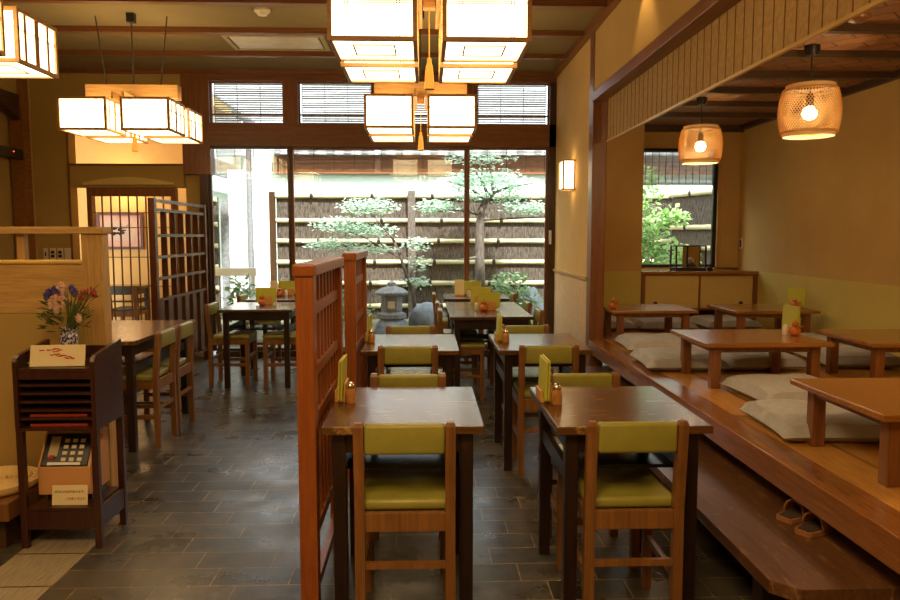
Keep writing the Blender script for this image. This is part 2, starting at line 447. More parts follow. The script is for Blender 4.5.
# small room behind the lattice door
mb = MB(); mb.box(-5.3, -2.96, 9.75, 9.87, 0, 2.9); mb.prism([(-2.58, YB + .15), (-2.50, YB + .15), (-2.95, 9.75), (-3.05, 9.75)], 'z', 0, 2.9); mb.box(-5.3, -5.2, YB + .15, 9.75, 0, 2.9)
struct(mb.build('wall_far_room', 'lit_wall'))
struct(B(-5.3, -2.55, YB + .15, 9.87, 2.9, 3.0).build('ceiling_far_room', 'lit_wall'))
# lattice door with an arched head
d = tag(bpy.data.objects.new('door_1', None), kind='structure'); COL.objects.link(d); d.location = (-3.155, YB + .06, 0)
mb = MB(); mb.box(-.47, -.42, -.04, .05, 0, 1.845); mb.box(.42, .47, -.04, .05, 0, 1.845); mb.box(-.42, .42, -.03, .04, 1.755, 1.845)
mb.box(-.42, .42, -.03, .04, 0, .30)
mb.build('door_frame', 'red_wood', d)
mb = MB()
for k in range(1, 9): x = -.42 + .84 * k / 9; mb.box(x - .006, x + .006, -.008, .008, .30, 1.755)
for z in (.62, .78, 1.10, 1.42, 1.58): mb.box(-.42, .42, -.005, .007, z - .005, z + .005)
mb.build('lattice', 'red_wood', d)
poly = [(-.48, 1.875)] + [(-.48 + .96 * t, 1.895 + .06 * math.sin(PI * t)) for t in [k / 14 for k in range(15)]] + [(.48, 1.875)]
MB().prism(poly, 'y', -.10, -.062).build('arched_head', 'door_panel', d)  # pale door-paper colour stands in for the glow falling on the arch

# ------------------------------------------------------------------ window wall
struct(B(-2.58, -2.29, YB - .02, YB + .15, 1.99, ZC).build('wall_window_left', 'red_wood'))
struct(B(-2.41, -2.325, YB - .02, YB + .15, 0, 1.99).build('trim_%d' % i, 'dark_z')); i += 1
struct(B(-2.58, -2.41, YB + .06, YB + .13, 0, 1.99).build('wall_window_side', 'wall_olive')); 
struct(B(-2.29, XW, YB - .02, YB + .13, 2.97, ZC).build('trim_%d' % i, 'red_wood_x')); i += 1
struct(B(-2.29, XW, YB - .03, YB + .13, 2.29, 2.527).build('trim_%d' % i, 'red_wood_x')); i += 1
struct(B(XW - .07, XW, YB - .03, YB + .13, 0, 2.97).build('trim_%d' % i, 'dark_z')); i += 1
struct(B(-2.29, XW - .07, YB - .02, YB + .13, 0, .07).build('trim_%d' % i, 'dark_x')); i += 1
k_win = 1
def window(x0, x1, z0, z1, y, sash=.02, bar=None, frame_mat='red_wood', dep=.04):
    global k_win
    w = tag(bpy.data.objects.new('window_%d' % k_win, None), kind='structure'); COL.objects.link(w); k_win += 1
    w.location = ((x0 + x1) / 2, y, z0); hw = (x1 - x0) / 2; h = z1 - z0
    mb = MB(); mb.box(-hw, -hw + sash, 0, dep, 0, h); mb.box(hw - sash, hw, 0, dep, 0, h)
    mb.box(-hw + sash, hw - sash, 0, dep, 0, sash); mb.box(-hw + sash, hw - sash, 0, dep, h - sash, h)
    if bar: mb.box(-hw + sash, hw - sash, .008, .03, bar - .008, bar + .008)
    mb.build('window_frame', frame_mat, w)
    B(-hw + sash * .5, hw - sash * .5, dep * .45, dep * .45 + .004, sash * .5, h - sash * .5).build('window_pane', 'glass', w)
    return w
tx = [(-2.29, -1.51), (-1.35, -.563), (-.413, .391), (.564, XW - .07)]
for a, b in tx: window(a, b, 2.527, 2.97, YB + .04, .014, bar=.10)
for (a, b) in ((-1.51, -1.35), (-.563, -.413), (.391, .564)):
    struct(B(a, b, YB - .02, YB + .13, 2.527, 2.97).build('trim_%d' % i, 'red_wood')); i += 1
lx = [(-2.325, -1.455), (-1.455, .46), (.46, XW - .07)]
bx = [(-2.29, -1.455), (-1.455, -.535), (-.50, .46), (.46, XW - .07)]
for j, (a, b) in enumerate(lx): window(a, b, .07, 2.29, YB + (.07 if j == 1 else .03), .028, frame_mat='red_wood' if j else 'dark_z')
hd = struct(B(XW - .066, XW - .04, YB - .05, YB - .03, 1.24, 1.39, .004).build('trim_%d' % i, 'white_paint')); i += 1
# raised-room window
window(2.215, 3.17, .985, 2.27, YT + .02, .035, frame_mat='black')
mb = MB(); mb.box(3.17, 3.215, YT - .02, YT + .02, .985, 2.31); mb.box(2.216, 3.17, YT - .02, YT + .02, 2.27, 2.31)
struct(mb.build('trim_%d' % i, 'pale_wood_z')); i += 1

# ------------------------------------------------------------------ raised floor and step
pf = B(XW + .02, XR, YF, YT, ZP - .10, ZP).build('floor_raised', 'tatami'); struct(pf)
struct(B(XW - .012, XW + .13, YF, 6.15, ZP - .105, ZP + .006, .007).build('trim_%d' % i, 'edge')); i += 1
struct(B(XW + .62, XR, YF, YT, 0, ZP - .10).build('wall_platform_base', 'dark_y'))
st = thing('step_bench', 'long worn brown wooden step bench on the tiled floor along the raised seating', 'bench', (1.42, 4.0, 0))
MB().prism([(-.32, -1.80), (-.25, -1.87), (.30, -1.87), (.30, 2.0), (-.32, 2.0)], 'z', .195, .238).build('top', 'bench', st)
for (x, y) in ((-.22, -1.6), (.2, -1.6), (-.22, .05), (.2, .05), (-.22, 1.8), (.2, 1.8)):
    B(x - .04, x + .04, y - .04, y + .04, 0, .195).build('leg', 'table_leg', st)

# ------------------------------------------------------------------ dining tables
def make_table(label, w, dpt, loc, top='table_top', group=None, shelf=True):
    t = thing('dining_table', label, 'table', loc, 0, group); hw, hd_ = w / 2, dpt / 2
    B(-hw, hw, -hd_, hd_, .672, .70, .005).build('tabletop', top, t)
    iw, idp = hw - .035, hd_ - .035; L = .046
    mb = MB(); mb.box(-iw + L, iw - L, -idp + .008, -idp + .03, .60, .672); mb.box(-iw + L, iw - L, idp - .03, idp - .008, .60, .672)
    mb.box(-iw + .008, -iw + .03, -idp + L, idp - L, .60, .672); mb.box(iw - .03, iw - .008, -idp + L, idp - L, .60, .672)
    mb.build('apron', 'table_leg', t)
    for sx in (-1, 1):
        for sy in (-1, 1):
            x = sx * (iw - L / 2); y = sy * (idp - L / 2)
            B(x - L / 2, x + L / 2, y - L / 2, y + L / 2, 0, .672, .004).build('leg', 'table_leg', t)
        x = sx * (iw - .019)
        B(x - .011, x + .011, -idp + L, idp - L, .487, .545).build('side_rail', 'table_leg', t)
    if shelf:
        B(-iw + .03, iw - .03, -.13 * dpt / .64, .13 * dpt / .64, .495, .508).build('under_shelf', 'table_shelf', t)
    return t
TG = 'small brown tables down the middle aisle'
make_table('brown two-seat table beside the nearest red-brown screen, front left', .55, .64, (-.077, 2.705, 0))
make_table('scratched brown two-seat table at front right, nearest to the raised floor', .53, .65, (.705, 2.685, 0))
make_table('two-seat table beside the second red-brown screen, behind the front left table', .55, .67, (-.085, 4.325, 0))
make_table('second brown table in the right row, just behind the scratched front one', .53, .68, (.675, 4.32, 0))
make_table('dark table in mid room, first of the three in line toward the garden window', .66, .58, (.525, 5.93, 0), 'table_dark')
make_table('middle dark table of the three in line toward the garden window', .66, .69, (.525, 6.58, 0), 'table_dark')
make_table('dark table right under the garden window, with an upright pale wooden menu board', .66, .62, (.525, 7.60, 0), 'table_dark')
make_table('dark square table at left rear between two chairs, left of the red-brown screens', .64, .70, (-1.47, 6.62, 0), 'table_dark')
make_table('dark table by the left windowpane, behind the left rear table', .60, .70, (-1.49, 7.57, 0), 'table_dark')
make_table('long brown table behind the telephone stand, next to the pale low partition', .66, 1.10, (-2.085, 4.96, 0))
make_table('dark table in the far room, seen through the lattice door', .60, .45, (-3.85, 9.32, 0), 'table_dark')

# ------------------------------------------------------------------ chairs: local +Y is where the sitter faces
def pad(x0, x1, y0, y1, z0, z1, r, bulge=.0):
    bm = bmesh.new(); bmesh.ops.create_cube(bm, size=1)
    for v in bm.verts: v.co = Vector(((x0 + x1) / 2 + v.co.x * (x1 - x0), (y0 + y1) / 2 + v.co.y * (y1 - y0), (z0 + z1) / 2 + v.co.z * (z1 - z0)))
    bmesh.ops.bevel(bm, geom=bm.edges[:], offset=r, segments=3, affect='EDGES', profile=.5)
    return MB().from_bm(bm, sm=True)
def make_chair(label, loc, rz, vinyl='olive'):
    t = thing('dining_chair', label, 'chair', loc, rz)
    W = .165; p = .033
    pad(-W + .012, W - .012, .035, .36, .425, .466, .016).build('seat', vinyl, t)
    mb = MB(); mb.box(-W + p, W - p, 0.004, .026, .368, .432, .003); mb.box(-W + p, W - p, .325, .347, .38, .426)
    mb.box(-W + .005, -W + .027, p, .32, .38, .426); mb.box(W - .027, W - .005, p, .32, .38, .426)
    mb.build('seat_frame', 'chair', t)
    for s in (-1, 1):
        x = s * (W - p / 2)
        mb = MB(); q = p / 2
        mb.add([(x + a * q, yy + b * q, z) for (z, yy) in ((0, .012), (.44, .017), (.725, -.008)) for (a, b) in ((-1, -1), (1, -1), (1, 1), (-1, 1))] + [(x + a * q * .7, -.009 + b * q * .7, .738) for (a, b) in ((-1, -1), (1, -1), (1, 1), (-1, 1))],
               [(3, 2, 1, 0), (12, 13, 14, 15)] + [(r * 4 + k, r * 4 + (k + 1) % 4, r * 4 + 4 + (k + 1) % 4, r * 4 + 4 + k) for r in range(3) for k in range(4)])
        mb.build('rear_leg', 'chair', t)
        B(x - q, x + q, .318, .318 + p, 0, .426, .003).build('front_leg', 'chair', t)
        B(x - .009, x + .009, .03, .32, .185, .212).build('side_stretcher', 'chair', t)
    B(-W + p, W - p, .326, .344, .25, .275).build('front_stretcher', 'chair', t)
    B(-W + p, W - p, .006, .022, .24, .262).build('rear_stretcher', 'chair', t)
    pad(-W + p + .001, W - p - .001, -.022, .016, .632, .733, .012).build('backrest', vinyl, t)
    return t
CG = 'olive vinyl dining chairs'
c0 = make_chair('nearest olive chair, its back to us, at the front left table beside the screen', (-.068, 2.305, 0), 0)
c0['group'] = CG
for (x, y, rz, lab) in (
    (.690, 2.300, 0, 'olive chair with its back to us at the scratched front right table'),
    (-.075, 3.125, PI, 'olive chair behind the far side of the front left table'),
    (.690, 3.125, PI, 'olive chair behind the far side of the scratched front right table'),
    (-.095, 3.945, 0, 'olive chair at the near side of the table beside the second screen'),
    (.680, 3.935, 0, 'olive chair at the near side of the second table in the right row'),
    (-.100, 4.83, PI, 'olive chair on the far side of the table beside the second screen'),
    (.670, 4.83, PI, 'olive chair on the far side of the second table in the right row'),
    (.125, 5.93, -PI / 2, 'chair on the left of the first dark table toward the window'),
    (.115, 6.58, -PI / 2, 'chair on the left of the middle dark table toward the window'),
    (.095, 7.56, -PI / 2, 'chair on the left of the dark table right under the garden window'),
    (.93, 5.91, PI / 2, 'chair on the right of the first dark table toward the window, by the wicker wall'),
    (.93, 6.57, PI / 2, 'chair on the right of the middle dark table toward the window'),
    (.92, 7.58, PI / 2, 'chair on the right of the dark table under the garden window, before the blue rock'),
    (-1.905, 6.54, -PI / 2, 'chair on the left of the left rear table, seen from the side'),
    (-1.075, 6.52, PI / 2, 'chair on the right of the left rear table, half hidden by the nearest screen'),
    (-1.875, 7.50, -PI / 2, 'chair on the left of the table by the left windowpane'),
    (-1.672, 4.69, PI / 2, 'olive chair at the long left table, the nearer of its two, behind the telephone stand'),
    (-1.672, 5.06, PI / 2, 'olive chair at the long left table, the farther of its two')):
    dup(c0, (x, y, 0), rz, lab, CG)
make_chair('dark teal chair in the far room, seen through the lattice door', (-3.60, 8.72, 0), 0, 'teal')

# ------------------------------------------------------------------ red-brown screens between the tables
def make_screen(label, loc, L):
    t = thing('slatted_screen', label, 'screen', loc, 0, 'red-brown slatted screens')
    for y in (.03, L - .03):
        B(-.03, .03, y - .03, y + .03, 0, 1.205, .003).build('post', 'screen', t)
    B(-.038, .038, -.008, L + .008, 1.205, 1.245, .006).build('top_rail', 'screen', t)
    for z in (1.085, .868, .70, .30):
        B(-.014, .014, .06, L - .06, z - .02, z + .02).build('cross_rail', 'screen', t)
    n = 8
    for k in range(n):
        y = .06 + (L - .12) * (k + .5) / n
        mb = MB()
        for (za, zb) in ((.32, .68), (.72, .848), (.888, 1.065), (1.105, 1.205)): mb.box(-.009, .009, y - .011, y + .011, za, zb)
        mb.build('slat', 'screen', t)
    B(-.014, .014, .06, L - .06, .08, .12).build('cross_rail', 'screen', t)
    return t
make_screen('red-brown slatted wooden screen standing left of the front left table, the nearer of two', (-.394, 2.37, 0), .83)
make_screen('red-brown slatted wooden screen behind the nearer one, beside the second left table', (-.400, 3.85, 0), .75)
# dark lattice screen
t = thing('lattice_screen', 'tall dark red lattice screen standing between the garden window and the lattice door', 'screen', (-2.36, 6.38, 0))
LL = 1.50
for y in (.03, LL - .03): B(-.028, .028, y - .03, y + .03, 0, 1.66, .003).build('post', 'lattice', t)
for z in (1.64, 1.56, 1.335, 1.145, .955, .765, .12): B(-.02, .02, .06, LL - .06, z - .014, z + .014).build('cross_rail', 'lattice', t)
for k in range(1, 6):
    y = .06 + (LL - .12) * k / 6
    mb = MB(); zs = [.12, .765, .955, 1.145, 1.335, 1.56]
    for a, b in zip(zs[:-1], zs[1:]): mb.box(-.026, .026, y - .010, y + .010, a + .0141, b - .0141)
    mb.build('upright', 'lattice', t)
mb = MB()
for k in range(6):
    y = .06 + (LL - .12) * (k + .5) / 6; mb.box(-.007, .007, y - .055, y + .055, .134, .751)
mb.build('lower_panel', 'lattice', t)

# ------------------------------------------------------------------ low tables and cushions on the raised floor
def make_low(label, x0, y0, w, dp):
    t = thing('low_table', label, 'low table', (x0 + w / 2, y0 + dp / 2, ZP), 0, 'low tables on the raised floor'); hw, hd_ = w / 2, dp / 2
    B(-hw, hw, -hd_, hd_, .252, .278, .006).build('tabletop', 'low_top', t)
    iw, idp = hw - .055, hd_ - .05; L = .055
    mb = MB(); mb.box(-iw + L, iw - L, -idp + .01, -idp + .035, .215, .252); mb.box(-iw + L, iw - L, idp - .035, idp - .01, .215, .252)
    mb.box(-iw + .01, -iw + .035, -idp + L, idp - L, .215, .252); mb.box(iw - .035, iw - .01, -idp + L, idp - L, .215, .252)
    mb.build('apron', 'low_leg', t)
    for sx in (-1, 1):
        for sy in (-1, 1):
            x = sx * (iw - L / 2); y = sy * (idp - L / 2)
            B(x - L / 2, x + L / 2, y - L / 2, y + L / 2, .0, .252, .004).build('leg', 'low_leg', t)
    return t
make_low('low brown table at the right edge of the picture, nearest on the raised floor', 1.60, 2.43, .76, .66)
make_low('low glossy brown table in the middle of the raised floor, with menu and pot', 1.63, 4.11, .76, .63)
make_low('low brown table beside the pillar, back left on the raised floor', 1.56, 5.94, .72, .20+.38)
make_low('low brown table by the right wall, level with the middle one', 2.595, 4.08, .74, .63)
make_low('low brown table in the back right of the raised floor, before the cabinet', 2.56, 5.87, .72, .62)

def cushion_mesh():
    n = 18; mb = MB(); vs = []; fs = []
    a, b, h = .280, .275, .058
    for side in (1, -1):
        for i in range(n + 1):
            for j in range(n + 1):
                u = -1 + 2 * i / n; v = -1 + 2 * j / n
                pu = 1 - .07 * (1 - v * v) * 1.0; pv = 1 - .07 * (1 - u * u)
                e = max(0, (1 - u ** 4) * (1 - v ** 4)) ** .36
                wr = .0025 * math.sin(9 * u + 5 * v) * e + .002 * math.sin(7 * v - 4 * u) * e
                dent = .010 * math.exp(-(u * u + v * v) * 3)
                z = .036 + (.076 * e + wr - dent if side > 0 else -.036 * e)
                if side < 0: z = max(z, .0005)
                vs.append((a * u * pu, b * v * pv, z))
    N = (n + 1) ** 2
    for s_ in (0, 1):
        for i in range(n):
            for j in range(n):
                q = [s_ * N + i * (n + 1) + j, s_ * N + (i + 1) * (n + 1) + j, s_ * N + (i + 1) * (n + 1) + j + 1, s_ * N + i * (n + 1) + j + 1]
                fs.append(q if s_ == 0 else q[::-1])
    mb.add(vs, fs, True); return mb
cu = cushion_mesh().build('floor_cushion', 'cushion')
first = True
for (x, y, rz, dz, lab) in (
    (1.83, 3.25, -.06, 0, 'pale grey cushion lying nearest to us, behind the nearest low table'),
    (2.02, 3.90, .05, 0, 'pale grey cushion half under the near side of the middle low table'),
    (1.745, 4.91, -.05, 0, 'grey floor cushion near the platform edge, left of the two behind the middle low table'),
    (2.27, 4.92, .03, 0, 'grey floor cushion right of the two behind the middle low table'),
    (1.83, 5.66, -.06, 0, 'dark grey floor cushion at the near side of the low table beside the pillar'),
    (1.72, 6.95, .04, 0, 'grey cushion behind the pillar-side low table, the left of two against the dado'),
    (2.29, 6.93, .02, 0, 'grey cushion behind the pillar-side low table, the right of two before the cabinet'),
    (2.93, 7.0, .05, 0, 'grey cushion behind the back right low table, under the cabinet doors'),
    (2.99, 4.98, -.08, 0, 'grey cushion behind the low table by the right wall, the nearer one'),
    (3.0, 5.62, .05, 0, 'grey floor cushion at the near side of the back right low table')):
    o = cu if first else cu.copy()
    if not first: COL.objects.link(o)
    first = False
    o.location = (x, y, ZP + dz); o.rotation_euler = (0, 0, rz); tag(o, lab, 'cushion', 'grey floor cushions')

# ------------------------------------------------------------------ table-top sets
def make_menu(label, loc, rz, w=.19, h=.155, board=False):
    t = thing('menu_holder', label, 'menu holder', loc, rz, 'menu folders in holders')
    mb = MB(); mb.box(-w * .32, w * .32, -.022, .022, 0, .014, .002)
    mb.prism([(-.022, .014), (-.022, .075), (-.014, .075), (-.010, .014)], 'x', -w * .32, w * .32)
    mb.prism([(.022, .014), (.010, .014), (.014, .045), (.022, .045)], 'x', -w * .32, w * .32)
    mb.build('stand', 'holder', t)
    mb = MB(); mb.prism([(-.009, .0145), (-.002, .0145), (-.006, h), (-.012, h)], 'x', -w / 2, w / 2)
    mb.prism([(0.001, .0145), (.009, .0145), (.003, h - .004), (-.003, h - .004)], 'x', -w / 2, w / 2)
    mb.build('menu_cover', 'menu', t)
    return t
def make_jar(label, loc, h=.082, r=.021):
    t = thing('spice_shaker', label, 'shaker', loc, 0, 'spice shakers with metal caps')
    k = h / .082
    MB().lathe([(r * .9, 0), (r, .004), (r, .04 * k), (r * .8, .052 * k), (r * .72, .058 * k)], n=16).build('glass_body', 'amber', t)
    MB().lathe([(r * .80, .058 * k), (r * .84, .064 * k), (r * .80, .072 * k), (r * .45, .080 * k), (0, h)], n=16).build('cap', 'steel', t)
    return t
def make_gourd(label, loc):
    t = thing('ceramic_pot', label, 'pot', loc, 0, 'orange gourd pots')
    MB().lathe([(.018, 0), (.032, .008), (.036, .026), (.028, .044), (.015, .052), (.014, .056), (.021, .064), (.019, .078), (.006, .086)], n=18).build('body', 'orange', t)
    MB().tube([(0, 0, .086), (.003, 0, .094), (.010, 0, .100)], [.005, .004, .003], 6).build('stalk', 'orange', t)
    MB().tube([(.024, 0, .05), (.044, 0, .052), (.048, 0, .062)], [.006, .005, .004], 6).build('spout', 'orange', t)
    return t
def make_shaker(label, loc):
    o = MB().lathe([(.014, 0), (.017, .004), (.016, .05), (.012, .062), (0, .068)], n=14).build('salt_shaker', 'white_jar')
    o.location = loc; return tag(o, label, 'shaker')
zt = .7005; zl = ZP + .2785
make_menu('yellow-green menu in a wooden holder against the nearest screen, front left table', (-.325, 2.80, zt), PI / 2, .17, .165)
make_jar('amber spice shaker with metal cap beside the menu on the front left table', (-.287, 2.74, zt))
make_menu('yellow-green menu in a wooden holder on the scratched front right table', (.460, 2.77, zt), PI / 2, .17, .165)
make_jar('amber spice shaker with metal cap on the scratched front right table', (.497, 2.69, zt))
make_menu('yellow-green menu in a holder on the table beside the second screen', (-.340, 4.38, zt), PI / 2, .16, .16)
make_jar('spice shaker on the table beside the second screen', (-.322, 4.30, zt))
make_menu('yellow-green menu in a holder on the second table of the right row', (.448, 4.38, zt), PI / 2, .17, .16)
make_jar('spice shaker on the second table of the right row', (.480, 4.28, zt))
make_menu('yellow-green menu on the first dark table toward the window, in front of two other menus', (.545, 6.16, zt), 0)
make_gourd('orange pot before the menu on the first dark table toward the window', (.495, 6.10, zt))
make_shaker('small pale shaker left of the orange pot on the first dark table', (.435, 6.12, zt))
make_menu('yellow-green menu on the middle dark table toward the window', (.520, 6.76, zt), 0)
make_menu('yellow-green menu on the dark table right under the garden window', (.500, 7.66, zt), 0)
make_shaker('small shaker beside the menu on the table under the garden window', (.455, 7.52, zt))
t = thing('menu_board', 'upright pale wooden menu board on the table under the garden window', 'menu board', (.360, 7.60, zt))
B(-.05, .05, -.008, .008, .015, .17, .003).build('board', 'card', t); B(-.045, .045, -.03, .03, 0, .015).build('foot', 'holder', t)
make_menu('yellow-green menu on the left rear table', (-1.475, 6.76, zt), 0)
make_gourd('orange pot before the menu on the left rear table', (-1.492, 6.66, zt))
make_menu('yellow-green menu on the table by the left windowpane', (-1.46, 7.74, zt), 0)
make_gourd('orange pot on the table by the left windowpane, left of a pale shaker', (-1.53, 7.64, zt))
make_shaker('pale shaker beside the orange pot on the table by the left windowpane', (-1.46, 7.64, zt))
t = thing('menu_board', 'upright pale wooden menu board on the table by the left windowpane', 'menu board', (-1.60, 7.72, zt))
B(-.04, .04, -.008, .008, .015, .155, .003).build('board', 'card', t); B(-.04, .04, -.03, .03, 0, .015).build('foot', 'holder', t)
make_menu('yellow-green menu on the middle low table of the raised floor', (2.345, 4.55, zl), PI / 2, .19, .175)
make_gourd('orange pot beside the menu on the middle low table', (2.315, 4.43, zl))
make_shaker('pale shaker left of the orange pot on the middle low table', (2.268, 4.46, zl))
make_menu('yellow-green menu on the back right low table near the wall', (3.22, 6.16, zl), PI / 2 + .5, .17, .165)
make_gourd('orange pot beside the menu on the back right low table', (3.15, 6.05, zl))
make_gourd('dark orange pot on the low table beside the pillar', (1.60, 6.10, zl))

# ------------------------------------------------------------------ four-box paper lantern chandeliers
def make_box(t, cx, cy, zb):
    s, h, p = .36, .245, .018; hs = s / 2
    fr = MB()
    for sx in (-1, 1):
        for sy in (-1, 1):
            x, y = cx + sx * (hs - p / 2), cy + sy * (hs - p / 2); fr.box(x - p / 2, x + p / 2, y - p / 2, y + p / 2, zb, zb + h)
    for z in (zb, zb + h - p):
        for sg in (-1, 1):
            y = cy + sg * (hs - p / 2); fr.box(cx - hs + p, cx + hs - p, y - p / 2, y + p / 2, z, z + p)
            x = cx + sg * (hs - p / 2); fr.box(x - p / 2, x + p / 2, cy - hs + p, cy + hs - p, z, z + p)
    fo = fr.build('lantern_frame', 'lamp_wood', t)
    e = hs - .010; pa = MB()
    pa.box(cx - e, cx + e, cy - e, cy + e, zb + .008, zb + h - .008)
    pa.build('paper_panel', 'paper', fo)
    kb = MB(); g = hs - .0085
    for sg in (-1, 1):
        for dz in (.150, .158):
            kb.box(cx - hs + p, cx + hs - p, cy + sg * g - .0014, cy + sg * g + .0014, zb + dz - .0018, zb + dz + .0018)
            kb.box(cx + sg * g - .0014, cx + sg * g + .0014, cy - hs + p, cy + hs - p, zb + dz - .0018, zb + dz + .0018)
        for dx in (-.11, -.098, .098, .11):
            kb.box(cx + dx - .0015, cx + dx + .0015, cy + sg * g - .0012, cy + sg * g + .0012, zb + p, zb + h - p)
            kb.box(cx + sg * g - .0012, cx + sg * g + .0012, cy + dx - .001, cy + dx + .001, zb + p, zb + h - p)
        # wider slat in the middle of the side faces
        kb.box(cx + sg * g - .0016, cx + sg * g + .0016, cy - .018, cy + .018, zb + p, zb + h - p)
        for yy in (-.10, .10): kb.box(cx + sg * g - .0016, cx + sg * g + .0016, cy + yy - .009, cy + yy + .009, zb + p, zb + h - p)
        kb.box(cx - .085, cx + .085, cy + sg * .085 - .0035, cy + sg * .085 + .0035, zb + .003, zb + .0085)
        kb.box(cx + sg * .085 - .0035, cx + sg * .085 + .0035, cy - .085, cy + .085, zb + .003, zb + .0085)
    kb.build('grid_bars', 'lamp_bar', fo)
def make_chandelier(label, loc):
    t = thing('lantern_chandelier', label, 'chandelier', loc, 0, 'four-box paper lantern chandeliers')
    for sx in (-1, 1):
        for sy in (-1, 1): make_box(t, sx * .231, sy * .231, 0)
    mb = MB(); mb.box(-.36, .36, -.05, -.032, .30, .405, .002); mb.box(-.36, .36, .032, .05, .30, .405, .002)
    mb.box(-.05, -.032, -.32, .32, .246, .2995, .002); mb.box(.032, .05, -.32, .32, .246, .2995, .002)
    mb.box(-.028, .028, -.028, .028, .246, .40, .003)
    mb.build('cross_frame', 'lamp_wood', t)
    top = ZC - .02 - loc[2]
    mb = MB()
    for (a, b) in ((-.28, .40), (.28, .40), (0, .40)): mb.tube([(a * .76, 0, b), (a, 0, top)], .005, 6)
    mb.build('suspension_cord', 'cord', t)
    B(-.03, .03, -.03, .03, top - .05, top + .02, .004).build('ceiling_cup', 'black', t)
    mb = MB(); mb.tube([(0, -.02, .246), (0, -.02, .02)], .003, 6)
    mb.lathe([(0, .06), (.011, .05), (.010, .035), (.017, .015), (.024, -.085), (0, -.085)], (0, -.02, -.03), 12)
    mb.build('tassel', 'tassel', t)
    return t
ZL = 2.118
ch = make_chandelier('large four-box paper lantern chandelier at top centre, nearest to us', (.022, 3.41, ZL))
GC = 'four-box paper lantern chandeliers'
dup(ch, (-.030, 5.80, ZL), 0, 'four-box paper lantern chandelier in front of the garden window beam, smaller, at centre', GC)
dup(ch, (-2.312, 5.98, ZL), 0, 'four-box paper lantern chandelier hanging above the left side, before the lit opening', GC)
dup(ch, (-2.24, 3.37, ZL), 0, 'four-box paper lantern chandelier cut off by the top left corner of the picture', GC)

# ------------------------------------------------------------------ rattan pendants
def make_pendant(label, loc):
    t = thing('pendant_lamp', label, 'pendant lamp', loc, 0, 'rattan pendant lamps')
    def rad(z): u = z / .28; return .128 + .052 * math.sin(PI * (.12 + .80 * u)) ** .55
    mb = MB(); n = 60
    for sg in (1, -1):
        for k in range(n):
            a0 = 2 * PI * k / n; pts = []
            for i_ in range(13):
                z = .28 * i_ / 12; a = a0 + sg * 1.15 * i_ / 12; r = rad(z) + sg * .0015
                pts.append((r * math.cos(a), r * math.sin(a), z))
            mb.tube(pts, .0026, 4, False)
    mb.build('woven_shade', 'rattan', t)
    for z in (.012, .268):
        mb = MB(); mb.tube([(rad(z) * 1.0 * math.cos(2 * PI * k / 32), rad(z) * math.sin(2 * PI * k / 32), z) for k in range(33)], .006, 6, False)
        mb.build('shade_ring', 'rattan', t)
    for z0, z1 in ((-.014, .006), (.28, .302)):
        r = .146 if z0 < 0 else .140
        MB().lathe([(r, z0), (r + .004, z0), (r + .004, z1), (r, z1)], n=32, closed=True).build('rim', 'cream_rim', t)
    MB().ball((0, 0, .13), .042).build('bulb', 'bulb', t)
    MB().lathe([(.02, .17), (.024, .19), (.024, .23), (.01, .25)], n=14).build('socket', 'black', t)
    mb = MB()
    for a in range(3): mb.bar((0, 0, .245), (.138 * math.cos(a * 2.094), .138 * math.sin(a * 2.094), .290), .004)
    mb.build('spider_wire', 'black', t)
    top = ZT - loc[2]
    MB().tube([(0, 0, .24), (0, 0, top - .05)], .004, 8).build('cord', 'black', t)
    MB().lathe([(.012, top - .066), (.036, top - .058), (.046, top - .03), (.046, top)], n=20).build('ceiling_cup', 'black', t)
    return t
pl = make_pendant('round woven rattan pendant lamp hanging at right, the larger nearer one', (2.405, 4.54, 1.968))
dup(pl, (2.37, 6.25, 1.968), 0, 'round woven rattan pendant lamp hanging before the small window, the farther one', 'rattan pendant lamps')

# ------------------------------------------------------------------ wall sconce
t = thing('wall_sconce', 'small lit paper wall sconce in a wooden frame beside the garden window', 'wall lamp', (XW, 6.96, 1.765))
B(-.112, -.012, -.10, .10, .012, .268).build('paper_shade', 'sconce', t)
mb = MB()
for x in (-.118, -.012):
    for y in (-.106, .106): mb.box(x - .007, x + .007, y - .007, y + .007, 0, .28)
for z in (0, .268):
    for y in (-.106, .106): mb.box(-.111, -.019, y - .007, y + .007, z, z + .012)
    for x in (-.118, -.012): mb.box(x - .007, x + .007, -.099, .099, z, z + .012)
mb.build('frame', 'lamp_wood', t)
B(-.005, 0, -.08, .08, .03, .25).build('back_plate', 'lamp_wood', t)

# ------------------------------------------------------------------ reed blinds
def reed(name, label, mat, along, p0, L, z0, z1, pitch, th, gap, cord_every, bar=True, cordmat='cord', group='reed blinds'):
    t = thing(name, label, 'blind', (p0[0], p0[1], z0), 0, group); h = z1 - z0
    mb = MB(); z = 0.; q = th / 2
    while z < h:
        r = pitch * (1 - gap) * R.uniform(.8, 1.1)
        if along == 'y': mb.box(-q, q, 0, L, z, z + r)
        else: mb.box(0, L, -q, q, z, z + r)
        z += pitch
    mb.build('reeds', mat, t)
    mb = MB(); n = max(2, int(L / cord_every))
    for k in range(n + 1):
        u = min(max(L * k / n, .006), L - .006)
        for s_ in (-1, 1):
            w = .0022
            if along == 'y': mb.box(s_ * (q + .0016) - .0014, s_ * (q + .0016) + .0014, u - w, u + w, 0, h)
            else: mb.box(u - w, u + w, s_ * (q + .0016) - .0014, s_ * (q + .0016) + .0014, 0, h)
    mb.build('cords', cordmat, t)
    if bar:
        if along == 'y': mb = B(-.008, .008, 0, L, -.016, -.001)
        else: mb = B(0, L, -.008, .008, -.016, -.001)
        mb.build('bottom_bar', 'bamboo_gold' if along == 'y' else mat, t)
    return t
